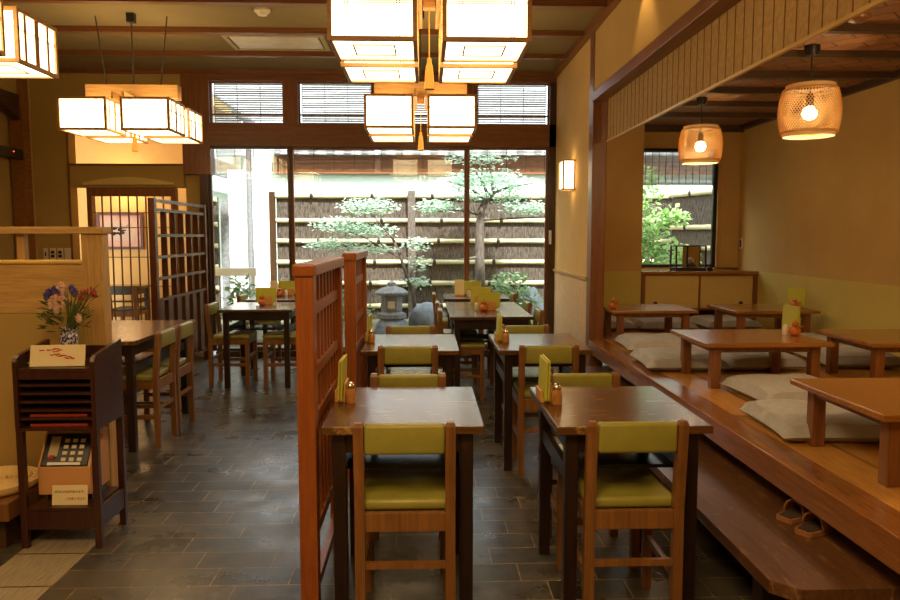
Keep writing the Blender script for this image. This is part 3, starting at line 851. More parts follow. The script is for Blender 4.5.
reed('reed_blind', 'long straw reed blind hanging under the lintel along the raised room, upper right', 'sudare', 'y', (XW + .09, 1.2, 0), 4.84, 2.12, 2.468, .0065, .004, .12, .098, True, 'reed_cord')
for k, ((a, b), lab) in enumerate(zip(tx, ('pale slatted blind outside the leftmost transom pane, a roof showing through', 'pale slatted blind outside the transom pane second from the left',
     'pale slatted blind outside the transom pane behind the hanging lanterns', 'pale slatted blind outside the rightmost transom pane'))):
    reed('reed_blind', lab, 'sudare_white', 'x', (a + .02, YB + .12, 0), b - a - .04, 2.54, 2.965, .024, .003, .24, .22, False, 'cord', 'transom blinds')
for k, ((a, b), lab) in enumerate(zip(bx, ('brown reed blind at the top of the leftmost garden window', 'brown reed blind over the wide middle garden window, its left half',
     'brown reed blind over the wide middle garden window, its right half', 'brown reed blind at the top of the rightmost garden window'))):
    reed('reed_blind', lab, 'sudare_brown', 'x', (a + .015, YB + .16, 0), b - a - .03, 2.035, 2.285, .014, .003, .42, .19, False, 'cord', 'garden window blinds')
reed('reed_blind', 'grey reed blind at the top of the small window of the raised room', 'sudare_white', 'x', (2.25, YT + .085, 0), .90, 1.90, 2.25, .010, .003, .22, .075, True, 'cord', 'garden window blinds')

# ------------------------------------------------------------------ cabinet, display case
cx0, cx1, cy0 = 2.218, XR - .002, 7.33
t = thing('sliding_door_cabinet', 'low cabinet with cream sliding doors and brown top, below the small window', 'cabinet', ((cx0 + cx1) / 2, cy0, ZP)); hw = (cx1 - cx0) / 2; D = YT - cy0 - .004
B(-hw, hw, -.012, D, .505, .535, .004).build('top', 'low_top', t)
mb = MB(); mb.box(-hw, -hw + .035, 0, D, 0, .505); mb.box(hw - .035, hw, 0, D, 0, .505); mb.box(-hw + .035, hw - .035, 0, D, .135, .155); mb.box(-hw + .035, hw - .035, D - .02, D, .155, .505)
mb.box(-hw + .035, hw - .035, .0, .05, .49, .505)
mb.build('carcass', 'low_leg', t)
B(-hw + .035, hw - .035, D - .04, D - .02, 0, .135).build('recess_back', 'dark_x', t)
for (a, b, y) in ((-hw + .036, .012, .012), (-.012, hw - .036, .032)):
    dr = B(a, b, y, y + .016, .157, .489).build('sliding_door', 'door_panel', t)
    xx = a + .11 if a < -.1 else b - .12
    MB().lathe([(.0, 0), (.024, 0), (.024, .004), (0, .004)], n=16).build('finger_pull', 'black', dr)
    o = COL.objects[-1] if False else [c for c in COL.objects if c.parent == dr][-1]
    o.location = (xx, y - .001, .20); o.rotation_euler = (PI / 2, 0, 0)
B(-.010, .010, .004, .012, .157, .489).build('door_stile', 'low_leg', t)
zc = ZP + .5355
t = thing('display_case', 'black framed glass display case with a gold back, on the cabinet under the window', 'display case', (2.748, 7.50, zc))
mb = MB(); 
B(-.16, .16, -.09, .09, 0, .035, .003).build('base', 'black', t)
for x in (-.154, -.04, .154):
    for y in (-.084, .084):
        if x == -.04 and y > 0: continue
        mb.box(x - .008, x + .008, y - .006, y + .006, .035, .25)
mb.box(-.16, .16, -.09, -.078, .25, .262); mb.box(-.16, .16, .078, .09, .25, .262); mb.box(-.16, -.148, -.078, .078, .25, .262); mb.box(.148, .16, -.078, .078, .25, .262)
mb.build('frame', 'black', t)
mb = MB(); mb.box(-.148, -.046, -.086, -.084, .035, .25); mb.box(-.034, .148, -.086, -.084, .035, .25)
mb.box(-.156, -.154, -.078, .078, .035, .25); mb.box(.154, .156, -.078, .078, .035, .25)
mb.build('glass', 'case_glass', t)
B(-.034, .146, .07, .076, .035, .25).build('back_panel', 'gold', t)
t = thing('ornament', 'small white and red flower-like ornament inside the black display case', 'ornament', (2.778, 7.50, zc + .0355))
MB().lathe([(.06, 0), (.06, .02), (.045, .03), (.02, .04)], n=16).build('plinth', 'black', t)
mb = MB(); 
for k in range(7): mb.ball((.026 * math.cos(k * .9), .02 * math.sin(k * .9), .062 + .012 * (k % 3)), .018, nu=8, nv=6)
mb.build('white_blossom', 'white_jar', t)
mb = MB(); mb.ball((.035, -.012, .07), .016); mb.ball((-.02, .0, .085), .015); mb.ball((.028, .01, .052), .014); mb.build('red_blossom', 'ink_red', t)
o = MB().lathe([(.018, 0), (.030, .012), (.030, .03), (.018, .042), (.012, .042)], n=16).build('small_pot', 'table_leg'); o.location = (2.965, 7.46, zc); tag(o, 'small dark brown pot right of the display case on the cabinet', 'pot')
t = thing('wall_switch', 'small switch plate high on the right wall near the corner', 'switch', (XR, 7.75, 1.25))
B(-.008, 0, -.035, .035, -.06, .06, .003).build('plate', 'plate', t); B(-.013, -.008, -.018, .018, -.04, .035, .002).build('rocker', 'black', t)

# ------------------------------------------------------------------ slippers on the step
def make_slipper(label, loc, rz):
    t = thing('slipper', label, 'slipper', loc, rz, 'brown slippers')
    def half(u):  # half width along the foot, u 0 heel .. 1 toe
        return .033 + .011 * math.sin(PI * min(1, u * 1.05) ** 1.3) if .04 < u < .96 else .024
    n = 16; L = .185
    pr = [(half(k / n), L * k / n) for k in range(n + 1)]
    poly = [(a, y) for a, y in pr] + [(-a, y) for a, y in reversed(pr)]
    MB().prism(poly, 'z', 0, .016).build('sole', 'slipper', t)
    vs = []; fs = []; m = 8
    for k in range(9):
        u = .36 + .62 * k / 8; hwid = half(u) + .002; hh = .050 * (1 - ((u - .36) / .68) ** 2.2) + .010
        for j in range(m + 1):
            a = PI * j / m; vs.append((hwid * math.cos(a), L * u, .014 + hh * math.sin(a) ** .8))
    for k in range(8):
        for j in range(m): fs.append((k * (m + 1) + j, k * (m + 1) + j + 1, (k + 1) * (m + 1) + j + 1, (k + 1) * (m + 1) + j))
    mb = MB(); mb.add(vs, fs, True); o = mb.build('upper', 'slipper', t)
    sm_ = o.modifiers.new('thickness', 'SOLIDIFY'); sm_.thickness = .005
    MB().prism([(a * .82, .012 + y * .93) for a, y in pr] + [(-a * .82, .012 + y * .93) for a, y in reversed(pr)], 'z', .0162, .0185).build('insole', 'slipper_in', t)
    return t
make_slipper('brown slipper on the step bench, the left one tucked farther under', (1.375, 2.665, .2385), -1.06)
make_slipper('brown slipper on the step bench, the right one nearer to us', (1.38, 2.535, .2385), -1.06)

# ------------------------------------------------------------------ left partition with pale wood and bamboo
t = thing('low_partition', 'low mustard partition with pale wood post, cap rail and bamboo pole, behind the flowers', 'partition', (-1.51, 3.45, 0))
B(-.095, 0, 0, .075, 0, 1.345, .003).build('end_post', 'pale_wood_z', t)
B(-3.0, .012, -.012, .087, 1.345, 1.378, .004).build('cap_rail', 'pale_wood', t)
B(-3.0, -.0952, .012, .063, .975, 1.20).build('upper_panel', 'pale_wood', t)
B(-3.0, -.0952, .008, .067, 0, .972).build('wall_panel', 'wall_olive', t)
MB().tube([(-3.0, .02, 1.213), (-.0955, .02, 1.213)], .0125, 10).build('bamboo_pole', 'bamboo_gold', t)
B(-.40, -.365, .02, .055, 1.2252, 1.345).build('short_post', 'pale_wood_z', t)

# ------------------------------------------------------------------ left bench with straw cushion
t = thing('low_bench', 'low orange-brown wooden bench at the left edge of the picture, left of the stand', 'bench', (-2.3, 3.22, 0))
B(-.6, .545, -.20, .20, .135, .215, .006).build('seat_board', 'chair', t)
B(-.6, .50, -.15, .15, 0, .135).build('base', 'dark_x', t)
t = thing('straw_cushion', 'round woven straw cushion on the low bench at the left edge', 'cushion', (-1.925, 3.22, .2155))
prof = [(.0, .002), (.165, .002)]
nr = 9; pts = []
for k in range(nr):
    r0 = .178 - k * .0195
    for q in range(5): a = -.2 + q * .85; pts.append((r0 + .0098 * math.cos(a), .034 + .011 * math.sin(a)))
prof += [(.18, .012), (.186, .024)] + pts[1:] + [(0, .040)]
MB().lathe(prof, n=40).build('woven_pad', 'straw', t)

# ------------------------------------------------------------------ telephone stand
sx0, sx1, sy0, sy1 = -1.728, -1.390, 3.055, 3.335
t = thing('telephone_stand', 'dark red-brown wooden stand with slotted front, holding flowers on top and a telephone below', 'stand', ((sx0 + sx1) / 2, (sy0 + sy1) / 2, 0))
w = (sx1 - sx0) / 2; dd = (sy1 - sy0) / 2; L = .028
for a in (-1, 1):
    for b in (-1, 1):
        x = a * (w - L / 2); y = b * (dd - L / 2); B(x - L / 2, x + L / 2, y - L / 2, y + L / 2, 0, .515, .003).build('leg', 'stand', t)
    x = a * (w - .009)
    poly = [(-dd, .515), (dd, .515), (dd, .87), (-dd + .03, .835), (-dd + .008, .825), (-dd, .81)]
    MB().prism(poly, 'x', x - .009, x + .009).build('side_panel', 'stand', t)
B(-w + .018, w - .018, -dd + .004, dd - .01, .765, .782).build('top_shelf', 'stand', t)
B(-w + .018, w - .018, dd - .012, dd, .515, .84).build('back_panel', 'stand', t)
B(-w + .018, w - .018, -dd + .004, dd - .012, .515, .527).build('bottom_board', 'stand', t)
mb = MB(); mb.box(-w + .018, w - .018, -dd + .006, -dd + .02, .735, .764)
mb.build('front_rail', 'stand', t)
for k in range(5):
    z = .560 + k * .036
    B(-w + .018, w - .018, -dd + .008, dd - .013, z, z + .010).build('slot_shelf', 'stand', t)
B(-w + L, w - L, -dd + .006, dd - .006, .165, .178).build('lower_shelf', 'stand', t)
mb = MB(); mb.box(-w + L, w - L, -dd + .004, -dd + .02, .085, .164); mb.box(-w + L, w - L, dd - .02, dd - .004, .085, .164)
mb.box(-w + .004, -w + .02, -dd + L, dd - L, .085, .164); mb.box(w - .02, w - .004, -dd + L, dd - L, .085, .176)
mb.build('shelf_apron', 'stand', t)
for z, lab in ((.5275, 'red menu sheet lying in the lowest slot of the telephone stand'), (.5705, 'red menu sheet lying in the second lowest slot of the telephone stand')):
    o = B(-.12, .12, -.115, .10, 0, .012, .002).build('menu_sheet', 'red_slip'); o.location = ((sx0 + sx1) / 2, (sy0 + sy1) / 2, z); tag(o, lab, 'menu')
# vase with flowers
vz = .7825; vx, vy = -1.578, 3.24
t = thing('flower_vase', 'blue and white patterned vase of mixed flowers standing on the telephone stand', 'vase', (vx, vy, vz))
MB().lathe([(.030, 0), (.035, .004), (.036, .05), (.042, .085), (.041, .105), (.033, .118), (.046, .136), (.043, .136), (.030, .120), (.036, .1), (.030, .01), (0, .01)], n=24).build('vase_body', 'vase', t)
rf = random.Random(3)
stems = MB(); leaves = MB(); bud = MB()
def leaf(mb, p, d, L, w):
    d = Vector(d).normalized(); up = Vector((rf.uniform(-.4, .4), rf.uniform(-.4, .4), 1)); a = d.cross(up).normalized()
    p = Vector(p); tip = p + d * L; m1 = p + d * L * .45 + up * .006
    mb.add([p, m1 + a * w / 2, tip, m1 - a * w / 2], [(0, 1, 2, 3)], True)
def stem_to(p):
    stems.tube([(rf.uniform(-.012, .012), rf.uniform(-.012, .012), .10), (p[0] * .45, p[1] * .45, .10 + (p[2] - .10) * .55), p], .0022, 5)
for k in range(95):
    a = rf.uniform(0, 2 * PI); r = rf.uniform(.01, .10); z = rf.uniform(.12, .27)
    if k < 45: a = rf.uniform(2.2, 4.4); r = rf.uniform(.03, .12); z = rf.uniform(.14, .23)
    leaf(leaves, (r * math.cos(a), r * math.sin(a) * .7, z), (math.cos(a), math.sin(a) * .7, rf.uniform(-.2, .9)), rf.uniform(.03, .06), rf.uniform(.012, .024))
for k in range(26): stem_to((rf.uniform(.0, .13), rf.uniform(-.05, .05), rf.uniform(.20, .29)))
for k in range(12):
    p = (.06 + .06 * rf.random(), rf.uniform(-.05, .03), .235 + .05 * rf.random()); stem_to(p); bud.ball(p, .006, .006, .011, 6, 5)
for k in range(9):
    p = (.10 + .045 * rf.random(), rf.uniform(-.03, .03), .26 + .045 * rf.random()); bud.ball(p, .0075, .006, .010, 6, 5)

for k in range(5): leaf(leaves, (.10, 0, .225 + .01 * k), (1, 0, .35 + .1 * k), .085, .008)
leaves.build('foliage', 'stem', t); stems.build('stems', 'stem', t); bud.build('red_buds', 'berry', t)
mb = MB()
def bloom(mb, c, r, n=14):
    for k in range(n):
        a = k * 2.399; q = (k / n) ** .6
        leaf(mb, c, (math.cos(a) * q, math.sin(a) * q - .2, 1.05 - q), r, r * .8)
for c in ((-.035, -.035, .245), (-.01, -.045, .23), (-.052, -.04, .225), (-.025, -.05, .215), (.0, -.03, .255), (-.012, -.02, .295)): mb.ball(c, .021, .018, .017, 9, 6, .22, rf); bloom(mb, c, .03)
c = (.073, -.045, .175); mb.ball(c, .016, .013, .018, 8, 6, .2, rf); bloom(mb, c, .024, 8)
mb.build('pink_blossoms', 'petal_pink', t)
mb = MB()
for c in ((-.075, -.02, .275), (-.05, -.015, .285), (-.03, -.01, .28), (-.085, -.025, .262), (.035, -.02, .29), (.045, -.015, .275)): mb.ball(c, .014, .012, .016, 7, 5, .3, rf); bloom(mb, c, .024, 10)
mb.build('violet_blossoms', 'petal_blue', t)
t.scale = (.90, .90, 1.10)
# menu card on the stand
t = thing('menu_card', 'cream card with red brush writing leaning before the vase on the stand', 'card', (-1.565, 3.10, .7825), .05)
t.rotation_euler = (-.22, 0, .06)
B(-.112, .112, 0, .004, .002, .093).build('card', 'card', t)
mb = MB(); rk = random.Random(11)
for (x0, x1, z) in ((-.075, -.055, .070), (-.045, .02, .073), (-.02, .01, .066), (0.0, .055, .044), (.03, .07, .036), (-.03, .012, .052)):
    n = 6; prev = None
    for q in range(n):
        p = (x0 + (x1 - x0) * q / (n - 1), -.0008, z + rk.uniform(-.004, .004))
        if prev: mb.bar(prev, p, .0012, rk.uniform(.003, .006))
        prev = p
mb.build('brush_writing', 'ink_red', t)
o = thing('folded_leaf', 'small yellow-green curled leaf on the top shelf of the stand', 'leaf', (-1.69, 3.14, .7825)); mb = MB(); mb.ball((0, 0, .008), .022, .008, .008, 8, 6); mb.ball((.018, .004, .011), .012, .007, .009, 8, 6); mb.build('blade', 'leaf_bright', o)
# telephone
t = thing('telephone', 'salmon pink push-button telephone with black keypad inside the dark stand', 'telephone', (-1.572, 3.13, .1785))
MB().prism([(.0, .035), (.0, .155), (.085, .285), (.19, .285), (.19, .035)], 'x', -.112, .112).build('body', 'salmon', t)
B(-.09, .10, .03, .18, 0, .035).build('foot', 'black', t)
ang = math.atan2(.13, .085); nx = -math.sin(ang); nz = math.cos(ang)
PM = Matrix.Translation((0, 0, .155)) @ Matrix.Rotation(ang, 4, 'X')
def pbox(x0, x1, y0, y1, z0, z1, bev=0): return MB().box(x0, x1, y0, y1, z0, z1, bev, mat=PM)
kp = pbox(-.100, .100, .004, .150, .0004, .010, .004).build('keypad_panel', 'black', t)
pbox(-.075, -.035, .045, .135, .0102, .013, .001).build('display', 'grille', kp)
pbox(-.068, -.046, .034, .050, .0132, .018, .001).build('red_button', 'ink_red', kp)
for r_ in range(4):
    for c_ in range(3):
        x = -.004 + c_ * .034; y = .032 + r_ * .028
        pbox(x - .010, x + .010, y - .008, y + .008, .0102, .016, .002).build('key', 'plate', kp)
pbox(-.07, .07, .008, .020, .0102, .0115).build('label_strip', 'white_paint', kp)
hs_ = MB(); hs_.tube([(.118, .05, .10), (.120, .06, .16), (.120, .09, .24), (.118, .11, .27)], [.017, .012, .012, .017], 10)
hs_.build('handset', 'salmon', t)
# notice card with writing
t = thing('notice_card', 'cream notice card with black and red writing before the telephone', 'card', (-1.535, 3.09, .1785), 0)
t.rotation_euler = (-.12, 0, 0)
B(-.075, .075, 0, .004, .001, .086).build('card', 'card', t)
def text(body, x, z, size, mat, par):
    cu_ = bpy.data.curves.new('writing', 'FONT'); cu_.body = body; cu_.size = size; cu_.align_x = 'LEFT'; cu_.extrude = .0003
    o = bpy.data.objects.new('tmp', cu_); COL.objects.link(o)
    bpy.context.view_layer.update()
    me = bpy.data.meshes.new_from_object(o.evaluated_get(bpy.context.evaluated_depsgraph_get()))
    wdt = max((v.co.x for v in me.vertices), default=0)
    bpy.data.objects.remove(o); me.materials.clear(); me.materials.append(M[mat])
    q = bpy.data.objects.new('writing', me); COL.objects.link(q); q.parent = par
    q.location = (x, -.0006, z); q.rotation_euler = (PI / 2, 0, 0); return wdt
zz = .054; x = -.066
for s_, m_ in (('店内に', 'ink_black'), ('段差', 'ink_red'), ('があります。', 'ink_black')):
    x += text(s_, x, zz, .0125, m_, t) + .0012
x = -.020
for s_, m_ in (('ご注意', 'ink_red'), ('ください', 'ink_black')):
    x += text(s_, x, .024, .0125, m_, t) + .0012

# ------------------------------------------------------------------ things on the left walls and ceiling
t = thing('framed_picture', 'red-framed ink picture on a pink mat behind the lattice door', 'picture', (-4.01, 9.745, 1.392))
mb = MB(); W2, H2, e = .30, .24, .035
mb.box(-W2, W2, -.03, 0, H2 - e, H2); mb.box(-W2, W2, -.03, 0, -H2, -H2 + e); mb.box(-W2, -W2 + e, -.03, 0, -H2 + e, H2 - e); mb.box(W2 - e, W2, -.03, 0, -H2 + e, H2 - e)
mb.build('frame', 'frame_red', t)
B(-W2 + e, W2 - e, -.014, -.008, -H2 + e, H2 - e).build('mat', 'pink_mat', t)
B(-.19, .19, -.0165, -.0142, -.13, .13).build('paper', 'paper_art', t)
mb = MB(); rr = random.Random(5)
for k in range(14): mb.ball((-.02 + rr.uniform(-.09, .08), -.0172, rr.uniform(-.05, .04)), rr.uniform(.015, .032), .0006, rr.uniform(.008, .022), 10, 6)
for k in range(6): mb.bar((rr.uniform(-.02, .06), -.0172, .03), (rr.uniform(.02, .13), -.0172, rr.uniform(.03, .09)), .001, .003)
mb.build('ink_drawing', 'ink_black', t)
for k, (x, wd, lab) in enumerate(((-4.07, .045, 'narrow ivory switch plate, leftmost of four on the back wall'), (-3.996, .06, 'ivory switch plate with dark rockers, second from left of four on the back wall'),
                     (-3.918, .06, 'ivory switch plate with dark rockers, third from left of four on the back wall'), (-3.838, .07, 'blank ivory plate, rightmost of four on the back wall'))):
    t = thing('wall_plate', lab, 'switch', (x, YB, 1.135), 0, 'switch plates on the back wall')
    B(-wd / 2, wd / 2, -.010, 0, -.065, .065, .003).build('plate', 'plate', t)
    if k in (1, 2):
        for zz in (-.02, .022): B(-.018, .018, -.014, -.0102, zz - .016, zz + .014, .002).build('rocker', 'black', t)
    if k == 0: B(-.008, .008, -.014, -.0102, -.02, .02, .002).build('rocker', 'black', t)
t = thing('wall_box', 'flat black box with a tiny red light on the left wall, above the partition', 'wall box', (XL + .002, 7.55, 2.17))
B(0, .05, -.30, .20, -.05, .05, .006).build('housing', 'black', t)
MB().ball((.052, .02, .01), .005).build('red_light', 'red_led', t)
B(-.2, 0.0, -.02, .02, -.03, .03).build('bracket', 'black', t)
t = thing('ceiling_vent', 'flat rectangular ceiling vent panel, top left of centre', 'vent', (-1.325, 6.78, ZC))
mb = MB(); a, b, e = .44, .25, .035
mb.box(-a, a, -b, -b + e, -.018, 0); mb.box(-a, a, b - e, b, -.018, 0); mb.box(-a, -a + e, -b + e, b - e, -.018, 0); mb.box(a - e, a, -b + e, b - e, -.018, 0)
mb.build('frame', 'grille', t)
B(-a + e + .02, a - e - .02, -b + e + .02, b - e - .02, -.014, -.002, .003).build('panel', 'plate', t)
mb = MB(); mb.box(-a + e, a - e, -b + e, b - e, -.0018, 0); mb.build('slot', 'black', t)
t = thing('ceiling_vent', 'dark slatted ceiling vent seen between the hanging lanterns', 'vent', (-.05, 5.25, ZC))
B(-.20, .20, -.20, .20, -.012, 0, .003).build('frame', 'dark_x', t)
mb = MB()
for k in range(7): mb.box(-.16, .16, -.16 + k * .05, -.14 + k * .05, -.018, -.0122)
mb.build('slats', 'black', t)
t = thing('smoke_detector', 'round pale smoke detector on the main ceiling, top left', 'detector', (-1.255, 5.84, ZC))
MB().lathe([(0, -.045), (.035, -.044), (.045, -.03), (.062, -.018), (.062, 0)], n=24).build('body', 'plate', t)
t = thing('smoke_detector', 'round brown smoke detector on the raised room ceiling, top right', 'detector', (2.34, 3.95, ZT))
MB().lathe([(0, -.030), (.035, -.028), (.058, -.014), (.062, 0)], n=24).build('body', 'chair', t)

# ------------------------------------------------------------------ garden
rg = random.Random(21)
g = MB(); n = 24
vs = []; fs = []
for i_ in range(n + 1):
    for j in range(n + 1): vs.append((-6 + 14 * i_ / n, YB + .14 + 5.5 * j / n, .04 + rg.uniform(-.02, .05)))
for i_ in range(n):
    for j in range(n): fs.append((i_ * (n + 1) + j, (i_ + 1) * (n + 1) + j, (i_ + 1) * (n + 1) + j + 1, i_ * (n + 1) + j + 1))
g.add([(v[0], v[1], min(v[2], .05) if v[1] < 8.5 else v[2]) for v in vs], fs, True)
# keep the ground out of the far room: it starts right of it
g2 = MB(); g2.add([(max(v[0], -2.49 - max(0, v[1] - 8.1) * .26) if v[1] < 9.9 else v[0], v[1], v[2]) for v in vs], fs, True)
struct(g2.build('garden_ground', 'soil'))
YFN = 11.0
def fence(label, loc, rz, L, rails, posts):
    t = thing('brushwood_fence', label, 'fence', loc, rz)
    mb = MB(); mb.box(0, L, 0, .08, -.05, 1.90); mb.build('brush_panel', 'brush', t)
    for z in rails: 
        mb = MB(); mb.tube([(L * k / 24, -.03, z) for k in range(25)], [.034 + (.004 if k % 3 == 0 else 0) for k in range(25)], 10)
        ro = mb.build('bamboo_rail', 'bamboo', t)
        kn = MB()
        for k in range(int(L / .9)): kn.ball((.4 + k * .9 + .3 * (z * 7 % 1), -.06, z), .028, .02, .045, 8, 6)
        kn.build('rope_knots', 'black', ro)
    for x in posts: B(x - .055, x + .055, -.10, .02, -.05, 2.0).build('post', 'bark', t)
    return t
fence('brown brushwood fence with pale bamboo rails across the back of the garden', (-2.22, YFN, 0), 0, 6.4, (1.92, 1.557, 1.25, .934, .616, .27), (2.02,))
fence('short brown brushwood fence with pale rails at the far left of the garden', (-4.3, YFN - .05, 0), 0, 1.22, (1.86, 1.50, 1.18, .87, .55), ())
fence('brown brushwood fence with pale bamboo rails beyond the small window of the raised room', (3.72, YFN - .14, 0), -1.37, 2.7, (1.93, 1.45, 1.16, .6), ())
# tiled wall of the neighbour behind the garden
t = thing('garden_wall', 'pale rendered wall with a scalloped grey tile roof beyond the garden fence', 'wall', (0, 12.4, 0))
B(-6, 7, 0, .3, -.05, 2.66).build('render', 'neighbour', t)
B(-2.5, 7, -.12, 0, 2.36, 2.64).build('fascia', 'red_wood_x', t)
mb = MB(); mb.prism([(-.30, 2.66), (-.30, 2.71), (.15, 2.84), (.55, 2.71), (.55, 2.66)], 'x', -2.5, 7); mb.build('roof', 'roof_tile', t)
mb = MB()
for k in range(34):
    x = -2.4 + k * .285
    mb.tube([(x, -.34, 2.715), (x, .15, 2.87), (x, .58, 2.72)], .06, 8)
mb.build('roof_tiles', 'roof_tile', t)
# white gate panels on the left
t = thing('white_gate', 'tall white panels with a dark pole between them outside the leftmost garden window', 'gate', (-2.55, 10.95, 0))
B(-.365, -.10, 0, .06, -.05, 2.3).build('panel', 'white_paint', t)
B(.0, .235, -.02, .06, -.05, 2.9).build('panel', 'white_paint', t)
MB().tube([(-.05, 0, -.05), (-.05, 0, 3.0)], .04, 10).build('pole', 'stone', t)
B(.24, .32, -.03, .06, -.05, 1.98).build('post', 'dark_z', t)
B(-.48, -.37, -.02, .05, -.05, 1.85).build('post', 'stone', t)
t = thing('garden_house', 'white house wing with a sloping tiled eave at the left of the garden', 'house', (-3.0, 10.0, 0))
B(-.6, -.2, 0, 3.0, 2.05, 2.62).build('wall', 'white_paint', t)
B(-.2, -.12, 0, 3.0, 2.0, 2.10).build('sill_beam', 'white_paint', t)
B(-.2, -.19, .5, 2.6, 2.25, 2.5).build('window_strip', 'stone', t)
B(-.6, -.2, 0, 3.0, 2.62, 3.5).build('upper_wall', 'white_paint', t)
mb = MB(); mb.prism([(.10, 3.22), (.10, 3.30), (-2.4, 4.75), (-2.4, 4.62)], 'y', -.05, 3.0); mb.build('roof', 'roof_tile', t)
B(.06, .15, -.05, 3.0, 3.16, 3.23).build('gutter', 'stone', t)
t = thing('garden_rail', 'low white rail among shrubs at the foot of the leftmost window', 'rail', (-2.50, 9.35, 0))
B(-.30, .34, -.03, .03, .82, .92).build('rail', 'white_paint', t); B(-.28, -.24, -.02, .02, -.05, .82).build('post', 'white_paint', t); B(.28, .32, -.02, .02, -.05, .82).build('post', 'white_paint', t)

# stone lantern
t = thing('stone_lantern', 'grey stone lantern with a broad cap standing in the garden before the fence', 'stone lantern', (-.43, 9.3, 0))
MB().lathe([(.23, .0), (.25, .10), (.20, .20), (.15, .26)], n=10).build('pedestal', 'stone_blue', t)
MB().lathe([(.14, .26), (.19, .28), (.19, .33), (.13, .36)], n=6).build('base', 'stone', t)
MB().lathe([(.12, .355), (.135, .37), (.135, .55), (.12, .565)], n=6).build('fire_box', 'stone', t)
B(-.045, .045, -.123, -.11, .41, .50).build('opening', 'plate', t)
MB().lathe([(.13, .56), (.21, .585), (.215, .61), (.14, .66), (.06, .69), (.055, .73), (.03, .75), (0, .755)], n=24).build('cap', 'stone', t)
def rock(label, loc, rx, ry, rz, seed, mat='stone_blue'):
    bm = bmesh.new(); bmesh.ops.create_icosphere(bm, subdivisions=3, radius=1); q = random.Random(seed)
    dirs = [(Vector((q.uniform(-1, 1), q.uniform(-1, 1), q.uniform(-1, 1))).normalized(), q.uniform(.72, .95)) for _ in range(9)]
    for v in bm.verts:
        for d_, c_ in dirs:
            p_ = v.co.dot(d_)
            if p_ > c_: v.co -= d_ * (p_ - c_) * .85
        v.co = Vector((v.co.x * rx, v.co.y * ry, (v.co.z + .75) * rz))
    o = MB().from_bm(bm, sm=True).build('garden_rock', mat); o.location = loc; return tag(o, label, 'rock', 'garden rocks')
rock('big blue-grey rock just right of the stone lantern', (0.03, 9.40, 0), .25, .22, .27, 2)
rock('upright dark blue rock in the garden beside the right window jamb', (1.50, 9.95, 0), .17, .14, .36, 5, 'stone_dark')
rock('flat pale rock at the foot of the stone lantern', (-.36, 8.80, 0), .2, .16, .12, 9)
# plants
def clump(mb, c, r, n, L, flat=1., rnd=rg):
    for _ in range(n):
        d_ = Vector((rnd.gauss(0, 1), rnd.gauss(0, 1), rnd.gauss(0, 1))).normalized() * (rnd.random() ** .45)
        p = Vector((c[0] + d_.x * r[0], c[1] + d_.y * r[1], c[2] + d_.z * r[2]))
        a = Vector((rnd.uniform(-1, 1), rnd.uniform(-1, 1), rnd.uniform(-.5, .5) * flat)).normalized()
        b = a.cross(Vector((rnd.uniform(-.5, .5), rnd.uniform(-1, .2), 1))).normalized(); l = L * rnd.uniform(.6, 1.3)
        mb.add([p, p + a * l * .5 + b * l * .28, p + a * l, p + a * l * .5 - b * l * .28], [(0, 1, 2, 3)])
t = thing('garden_tree', 'spreading tree with a bent grey trunk and layered pale crown, right in the garden', 'tree', (.77, 10.0, 0))
MB().tube([(-.02, 0, -.05), (.0, 0, .5), (-.015, 0, 1.0), (-.02, 0, 1.4), (.0, 0, 1.68), (.08, 0, 1.84), (.17, 0, 1.93)], [.085, .072, .066, .062, .055, .045, .032], 10).build('trunk', 'bark', t)
mb = MB()
for pts in ([(.05, 0, 1.80), (-.15, -.05, 1.98), (-.5, -.1, 2.08)], [(.14, 0, 1.90), (.4, -.05, 2.0), (.75, -.1, 2.05)], [(-.01, 0, 1.55), (.3, -.1, 1.56), (.85, -.2, 1.58)], [(.16, 0, 1.92), (.15, 0, 2.1), (.1, 0, 2.3)], [(-.015, 0, 1.04), (-.16, -.05, 1.02), (-.3, -.05, 1.0)], [(-.01, 0, 1.62), (-.3, -.1, 1.68), (-.6, -.1, 1.66)], [(.10, 0, 1.86), (.02, -.05, 2.05), (-.1, -.1, 2.2)]):
    mb.tube(pts, [.026, .018, .009][:len(pts)], 6)
mb.build('branches', 'bark', t)
mb = MB()
for c, r, n_ in (((-.30, -.1, 2.02), (.42, .3, .12), 520), ((.05, 0, 2.14), (.55, .4, .13), 620), ((.45, -.1, 2.02), (.42, .35, .12), 520), ((.65, -.2, 1.70), (.42, .3, .11), 560), ((-.60, -.1, 1.72), (.34, .3, .11), 520), ((0.0, 0, 2.38), (.55, .35, .10), 420), ((-.1, -.1, 1.88), (.30, .3, .09), 240), ((.35, 0, 1.86), (.3, .3, .08), 200)):
    clump(mb, c, r, n_, .062, .6)
mb.build('foliage', 'leaf', t)
t = thing('garden_tree', 'slender maple with a thin dark trunk and pale feathery leaves behind the stone lantern', 'tree', (-.10, 9.9, 0))
MB().tube([(.0, 0, -.05), (-.06, 0, .5), (-.16, 0, .8), (-.25, 0, 1.1), (-.45, 0, 1.5)], [.034, .030, .024, .018, .010], 8).build('trunk', 'bark', t)
mb = MB(); mb.tube([(-.2, 0, 1.0), (-.7, -.1, 1.3), (-1.2, -.1, 1.5)], [.012, .009, .005], 6); mb.tube([(-.12, 0, .72), (.05, 0, 1.2)], [.01, .005], 6); mb.tube([(-.3, 0, 1.25), (-.6, -.05, 1.6), (-.9, -.05, 1.8)], [.012, .008, .004], 6); mb.build('branches', 'bark', t)
mb = MB()
